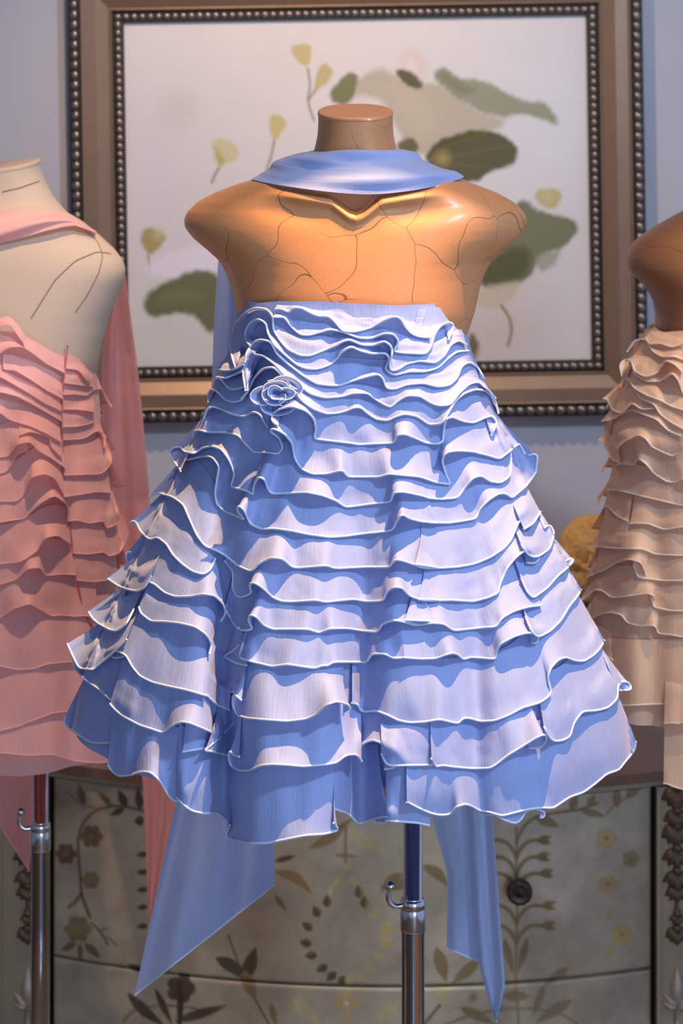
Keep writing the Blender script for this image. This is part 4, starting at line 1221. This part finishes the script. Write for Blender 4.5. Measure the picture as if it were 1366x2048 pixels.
silp = [(600, 178), (690, 184), (760, 190), (850, 200), (920, 214), (1000, 226), (1080, 236), (1200, 244), (1350, 248), (1520, 252), (1700, 252)]
K = Dress(pk, CP, YP, silp, lambda z: np.interp(-z, [-1.62, -1.5, -1.2], [1.12, 1.08, 0.85]), 10, pink_fold, M['pink'], M['pink_edge'], lambda z: np.interp(-z, [-1.6, -1.4, -1.2], [2.6, 2.4, 2.1]))
sK = K.sc
ptop = lambda th: np.interp(np.abs((th + PI) % (2 * PI) - PI), [0, .35, .7, 1.2, 1.6, PI], [.045, .042, .012, -.006, -.01, -.01])
K.body(ZC - (705 - HOR) * sK, ZC - (1490 - HOR) * sK, 'underskirt', ptop, 110, 60)
PT = [('G8 -60,1900 0,1890 100,1900 180,1905 300,1900 420,1935 560,1950 700,1940 760,1900', 120, 10, .8),
      ('G8 -60,1790 0,1762 100,1740 200,1700 300,1662 400,1650 520,1650 640,1640', 130, 9, .5),
      ('G8 -60,1380 0,1390 100,1412 200,1405 270,1378 410,1365 520,1370 640,1350', 130, 9, .6),
      ('G8 -60,1130 0,1115 80,1060 170,1030 240,1070 300,1105 360,1095 420,1105 490,1100 560,1110', 90, 9, .8),
      ('G8 440,895 540,905 620,895 680,880', 70, 8, .7),
      ('G8 -60,930 0,920 100,890 160,830 230,820 260,870 350,860 440,865', 70, 9, .9),
      ('G8 420,740 520,745 600,730 620,760 690,740 740,640 745,610', 70, 8, .7),
      ('G8 -60,800 0,800 120,790 210,730 260,650 330,635 410,690', 75, 9, .9),
      ('G8 390,555 450,548 510,568 600,552 612,600 700,560', 65, 8, .7),
      ('G8 -60,580 0,560 140,540 220,460 310,405 380,450 402,500 390,550', 70, 9, .9),
      ('G8 370,415 470,400 555,385 640,390', 60, 8, .7),
      ('G8 -60,440 0,440 100,440 140,400 180,300 260,280 320,310 370,405', 70, 9, .9),
      ('G8 370,290 500,285 580,285 640,230 642,172', 60, 10, .6),
      ('G8 -60,280 0,278 40,270 80,200 100,160 160,150', 50, 9, .7),
      ('G8 -60,190 0,185 50,180 100,110 170,95 220,150 280,180 380,248', 60, 10, .9),
      ('G8 365,85 480,80 560,30 612,60 600,130', 50, 9, .6),
      ('G8 110,60 170,36 230,50 290,70 290,120 360,190', 40, 8, .6),
      ('G7 -40,1790 0,1790 60,1840 200,1880 310,1930 420,1995', 40, 8, .5),
      ('G7 430,1890 520,1888 620,1868 640,1850', 36, 7, .5), ('G7 430,1770 520,1770 600,1780 650,1790', 34, 7, .5),
      ('G7 -40,1660 0,1650 120,1680 250,1750 420,1850', 36, 8, .5), ('G7 430,1670 520,1665 590,1680 640,1630 695,1630', 34, 7, .5),
      ('G7 -40,1540 0,1545 80,1590 200,1660 310,1730 420,1780', 34, 8, .5), ('G7 440,1590 520,1600 600,1612 640,1610', 30, 7, .5),
      ('G7 20,1470 20,1500 100,1500 200,1560 320,1640 430,1700', 32, 8, .5), ('G7 450,1490 540,1500 580,1560 620,1600', 28, 7, .5),
      ('G7 -40,1400 0,1390 60,1345 150,1340 220,1385 320,1460 440,1520', 30, 8, .5),
      ('G7 -30,1240 0,1210 60,1185 110,1250 160,1310 170,1345', 24, 8, .5)]
for s_, h, o0, k in PT: K.ruffle(tr(s_), h, o0, k, rad=.0008, rows=9, sig=12, wob=2.0)
zs = np.linspace(1.45, 0.99, 9)
for i, z in enumerate(zs): K.ring(z, .08, math.radians(100), math.radians(352), 8 + i, .012, ph=i * 1.3, rad=.0008)
qz = resample(tr('G7 462,1335 455,1420 440,1520 425,1700 420,1850 430,2048 G8 365,300 385,480 410,640 440,860 480,1080 540,1170'), 5, 2)
Yb, nz_ = K.depth(qz[:, 0], qz[:, 1])
mesh('zip_seam', *tube(P(qz[:, 0], qz[:, 1], Yb - .006), .0013, 5), plain('pink_thread', (190, 110, 108), .8), pk)

ps = thing('neck_scarf', (float(P(CP, 0, YP)[0]), YP, 0.8), 'salmon pink chiffon scarf round the neck of the linen bust, long tail hanging', 'scarf')
th = np.linspace(-PI / 2 - 1.2, PI / 2 - .05, 90); v = np.linspace(0, 1, 12)[:, None]
xw = CP + 190 * np.sin(th); fv = np.clip(np.cos(th), 0, 1)
x_up = np.array([-178, -150, -90, -40, 0, 50, 90, 125, 150, 175, 192]); y_up = np.array([455, 436, 430, 427, 424, 418, 420, 426, 434, 452, 462])
y_lo = np.array([464, 456, 470, 482, 486, 474, 462, 454, 452, 460, 468])
xs = np.linspace(-178, 192, 80)
X = xs + 0 * v; Yp = np.interp(xs, x_up, y_up) * (1 - v) + np.interp(xs, x_up, y_lo) * v
q = np.array(prof, float)
hw = np.interp(Yp, q[:, 1], q[:, 0]); f = np.interp(Yp, np.array(fd)[:, 0], np.array(fd)[:, 1])
t = np.clip(np.abs(X - CP) / hw, 0, 1)
Y = YP - f * np.sqrt(1 - t ** 2.6) - .010 - .003 * np.sin(v * 11 + xs / 40.) - .012 * np.sin(PI * v)
mesh('neck_wrap', P(X, Yp, Y).reshape(-1, 3), gridf(12, 80), M['pink'], ps, uv=np.stack(np.broadcast_arrays(v * .03, xs * .0006), -1).reshape(-1, 2))
ypk = lambda y, u: np.interp(y, [450, 540, 700, 1000, 1500, 1900], [YP, YP + .05, YP + .12, YP + .18, YP + .2, YP + .2])
ribbon([(175, 462), (235, 545), (212, 640), (205, 720), (203, 840), (210, 1000), (235, 1250), (285, 1560), (292, 1700), (298, 1850)],
       [(192, 462), (251, 548), (262, 640), (275, 730), (287, 850), (298, 980), (312, 1250), (355, 1560), (345, 1650), (300, 1852)],
       ypk, M['pink_sheer'], ps, 'tail', 16, .006, .4, M['pink_edge'])
ribbon([(-60, 500), (-70, 800), (-60, 1200), (-50, 1480), (-40, 1600), (-20, 1620)],
       [(20, 500), (40, 800), (60, 1200), (72, 1490), (66, 1650), (59, 1742)],
       lambda y, u: ypk(y, u) + .01, M['pink_sheer'], ps, 'tail', 14, .006, 2.0, M['pink_edge'])

# ------------------------------------------------------------------ cream dress on the brown form
YC = 0.50
CC = 1492.0
cf = thing('dress_form', tuple(P(CC, 0, YC)[:2]) + (0,), 'dark bronze bust cut off by the right edge wearing the cream dress', 'mannequin')
prof = [(62, 330), (64, 370), (90, 405), (140, 430), (185, 455), (215, 475), (232, 495), (239, 515), (236, 535), (220, 555), (200, 575), (186, 600), (180, 630), (181, 665), (180, 740), (170, 900)]
fd = [(330, .055), (400, .065), (450, .09), (520, .11), (640, .12), (720, .125), (900, .10)]
VT = torso(prof, CC, YC, fd, fd, None, 120, None, 3)
mesh('torso', *solidloft(VT), M['bronze_dull'], cf)
mesh('neck_cap', *lathe([(.05, 0), (.0455, .004), (.02, .006)], (float(VT[0][:, 0].mean()), YC, float(VT[0][0, 2])), 32), M['bronze_dull'], cf)
pole_stand(cf, CC, YC, ZC - .5, 1500, 1645, 1702, .0112, .0134)

cd = thing('ruffled_dress', (float(P(CC, 0, YC)[0]), YC, 0.95), 'cream strapless ruffled dress on the dark bronze bust at the right', 'dress')
silc = [(640, 182), (680, 215), (730, 240), (800, 262), (860, 280), (920, 272), (980, 280), (1060, 296), (1150, 308), (1250, 316), (1400, 330), (1600, 335)]
Cd = Dress(cd, CC, YC, silc, lambda z: np.interp(-z, [-1.6, -1.5, -1.2], [1.0, 0.95, 0.8]), 5, lambda x, y: 16 * np.exp(-((x - 1260) / 30) ** 2) * sstep(y, 950, 1100) - 10 * np.exp(-((x - 1310) / 24) ** 2) * sstep(y, 950, 1100), M['cream'], M['cream_edge'], lambda z: np.interp(-z, [-1.6, -1.4, -1.2], [2.6, 2.4, 2.1]))
sC = Cd.sc
Cd.body(ZC - (672 - HOR) * sC * .96, ZC - (1400 - HOR) * sC, 'underskirt', None, 110, 60)
CT = [('H5 130,1290 240,1360 420,1380 640,1370 700,1370 815,1350 900,1370', 130, 8, .5),
      ('H5 695,1878 705,1875 760,1900 819,1915 900,1930', 170, 24, .6),
      ('H5 698,1494 705,1492 770,1490 800,1502 815,1480 900,1480', 110, 18, .6),
      ('H5 200,850 215,1080 300,1060 380,1085 350,1110', 60, 10, .6),
      ('H5 630,830 650,900 660,920 740,925 815,942 900,930', 70, 8, .8),
      ('H5 150,870 200,850 270,800 350,780 430,800 460,850 540,870 640,865 655,900', 70, 10, 1.1),
      ('H5 610,680 630,750 740,772 815,775 900,760', 60, 8, .8),
      ('H5 160,710 210,680 240,640 300,640 360,690 460,680 600,660 640,680 635,710', 60, 10, 1.1),
      ('H5 500,480 530,560 700,580 815,580 900,575', 60, 8, .8),
      ('H5 200,560 260,530 300,520 380,470 460,440 550,460 582,540', 60, 10, 1.1),
      ('H5 230,365 270,360 400,375 560,375 640,410 815,420 900,400', 60, 10, 1.0),
      ('H5 480,215 520,212 600,215 700,255 815,235 900,250', 55, 8, .9),
      ('H5 310,110 330,95 400,170 470,200', 50, 10, .8),
      ('H5 330,0 400,0 560,40 690,70 815,100 900,90', 60, 10, .9),
      ('H4 430,1800 460,1790 570,1800 568,1770 590,1750 640,1790 700,1860 790,1920 850,1925 904,1890 990,1920', 60, 12, 1.0),
      ('H4 310,1640 305,1610 350,1660 400,1760 460,1790', 50, 12, .8),
      ('H4 440,1680 480,1640 590,1585 640,1610 680,1670 740,1700 830,1740 904,1700', 50, 12, .9),
      ('H4 330,1490 400,1480 470,1440 540,1410 620,1440 720,1480 800,1560 900,1600', 45, 11, .9),
      ('H4 340,1330 370,1330 400,1410 470,1440 545,1360 610,1410 700,1400', 40, 10, .8),
      ('H4 500,1180 540,1240 600,1330 700,1370 740,1440 820,1500 904,1545 990,1590', 40, 13, .9),
      ('H4 500,1160 510,1180 560,1260 650,1310 740,1340 830,1390 904,1410 990,1450', 36, 13, .9),
      ('H4 455,1230 460,1240 500,1170 545,1080 555,1160 640,1210 740,1210 830,1150 870,1200 904,1300 990,1330', 36, 13, .9),
      ('H4 470,1170 455,1090 500,1050 540,1060 560,1140 640,1180 720,1150 780,1060 850,1090 904,1150', 34, 14, .9),
      ('H4 510,1000 560,920 640,910 690,1000 760,1040 850,1030 904,1060 990,1060', 30, 13, .9),
      ('H4 640,900 665,950 740,940 830,970 904,940', 22, 12, .8)]
for s_, h, o0, k in CT: Cd.ruffle(tr(s_), h, o0, k, rad=.001, rows=9, sig=12)
q = resample([(1296, 690), (1310, 668), (1340, 663), (1400, 660), (1492, 662)], 4, 2); v = np.linspace(0, 1, 8)[:, None]
X = q[:, 0] + 0 * v; Yp = q[:, 1] + 50 * v
Yb, nz_ = Cd.depth(X, Yp)
mesh('bodice_band', P(X, Yp, Yb - .004 - .002 * np.sin(X / 9)).reshape(-1, 3), gridf(8, len(q)), M['cream'], cd, uv=np.stack(np.broadcast_arrays(np.arange(len(q)) * .002, v * .05), -1).reshape(-1, 2))
zs = np.linspace(1.45, 1.03, 10)
for i, z in enumerate(zs): Cd.ring(z, .08, math.radians(-16), math.radians(255), 8 + i, .014, ph=i * 1.3)

# ------------------------------------------------------------------ golden flowers in a vase on the commode
def flowers(xpx, ypx, r, label):
    Y0 = 1.12; s = (Y0 - CAMY) / F
    c = P(xpx, ypx, Y0)
    t = thing('flower_bunch', (c[0], Y0, CTOP), label, 'flowers')
    mesh('vase', *lathe([(.03, CTOP + .001), (.036, CTOP + .01), (.05, CTOP + .06), (.046, CTOP + .12), (.028, CTOP + .17), (.03, CTOP + .19), (.034, CTOP + .2)], (c[0], Y0, 0), 32), M['vase'], t)
    for i in range(26):
        a = i * 2.4; zz = 1 - 2 * (i + .5) / 26
        d = np.array([math.sqrt(1 - zz * zz) * math.cos(a), math.sqrt(1 - zz * zz) * math.sin(a), zz])
        cc = c + d * r * s * np.array([1, .9, 1.15])
        th = np.linspace(0, 2 * PI, 25)[:-1]; v = np.linspace(0.02, 1, 6)[:, None]
        rr = .03 * v * (1 + .22 * np.sin(th * 5 + i) * v); hh = .022 * (1 - v ** 2) + .007 * np.sin(th * 7 + i * 2) * v
        e1 = np.cross(d, [0, 0, 1.0]); e1 /= np.linalg.norm(e1) + 1e-6; e2 = np.cross(d, e1)
        V = cc + (rr * np.cos(th))[..., None] * e1 + (rr * np.sin(th))[..., None] * e2 + hh[..., None] * d
        mesh('blossom', V.reshape(-1, 3), gridf(6, 24, False, True), M['petal'], t, uv=np.stack(np.broadcast_arrays(th * .01, v * .03), -1).reshape(-1, 2))
    mesh('stems', *tube([(c[0], Y0, CTOP + .05), (c[0], Y0, float(c[2]))], .02, 10), plain('stem_green', (104, 100, 60), .7), t)


flowers(1190, 1115, 55, 'golden yellow crumpled flower bunch on the commode beside the cream dress')
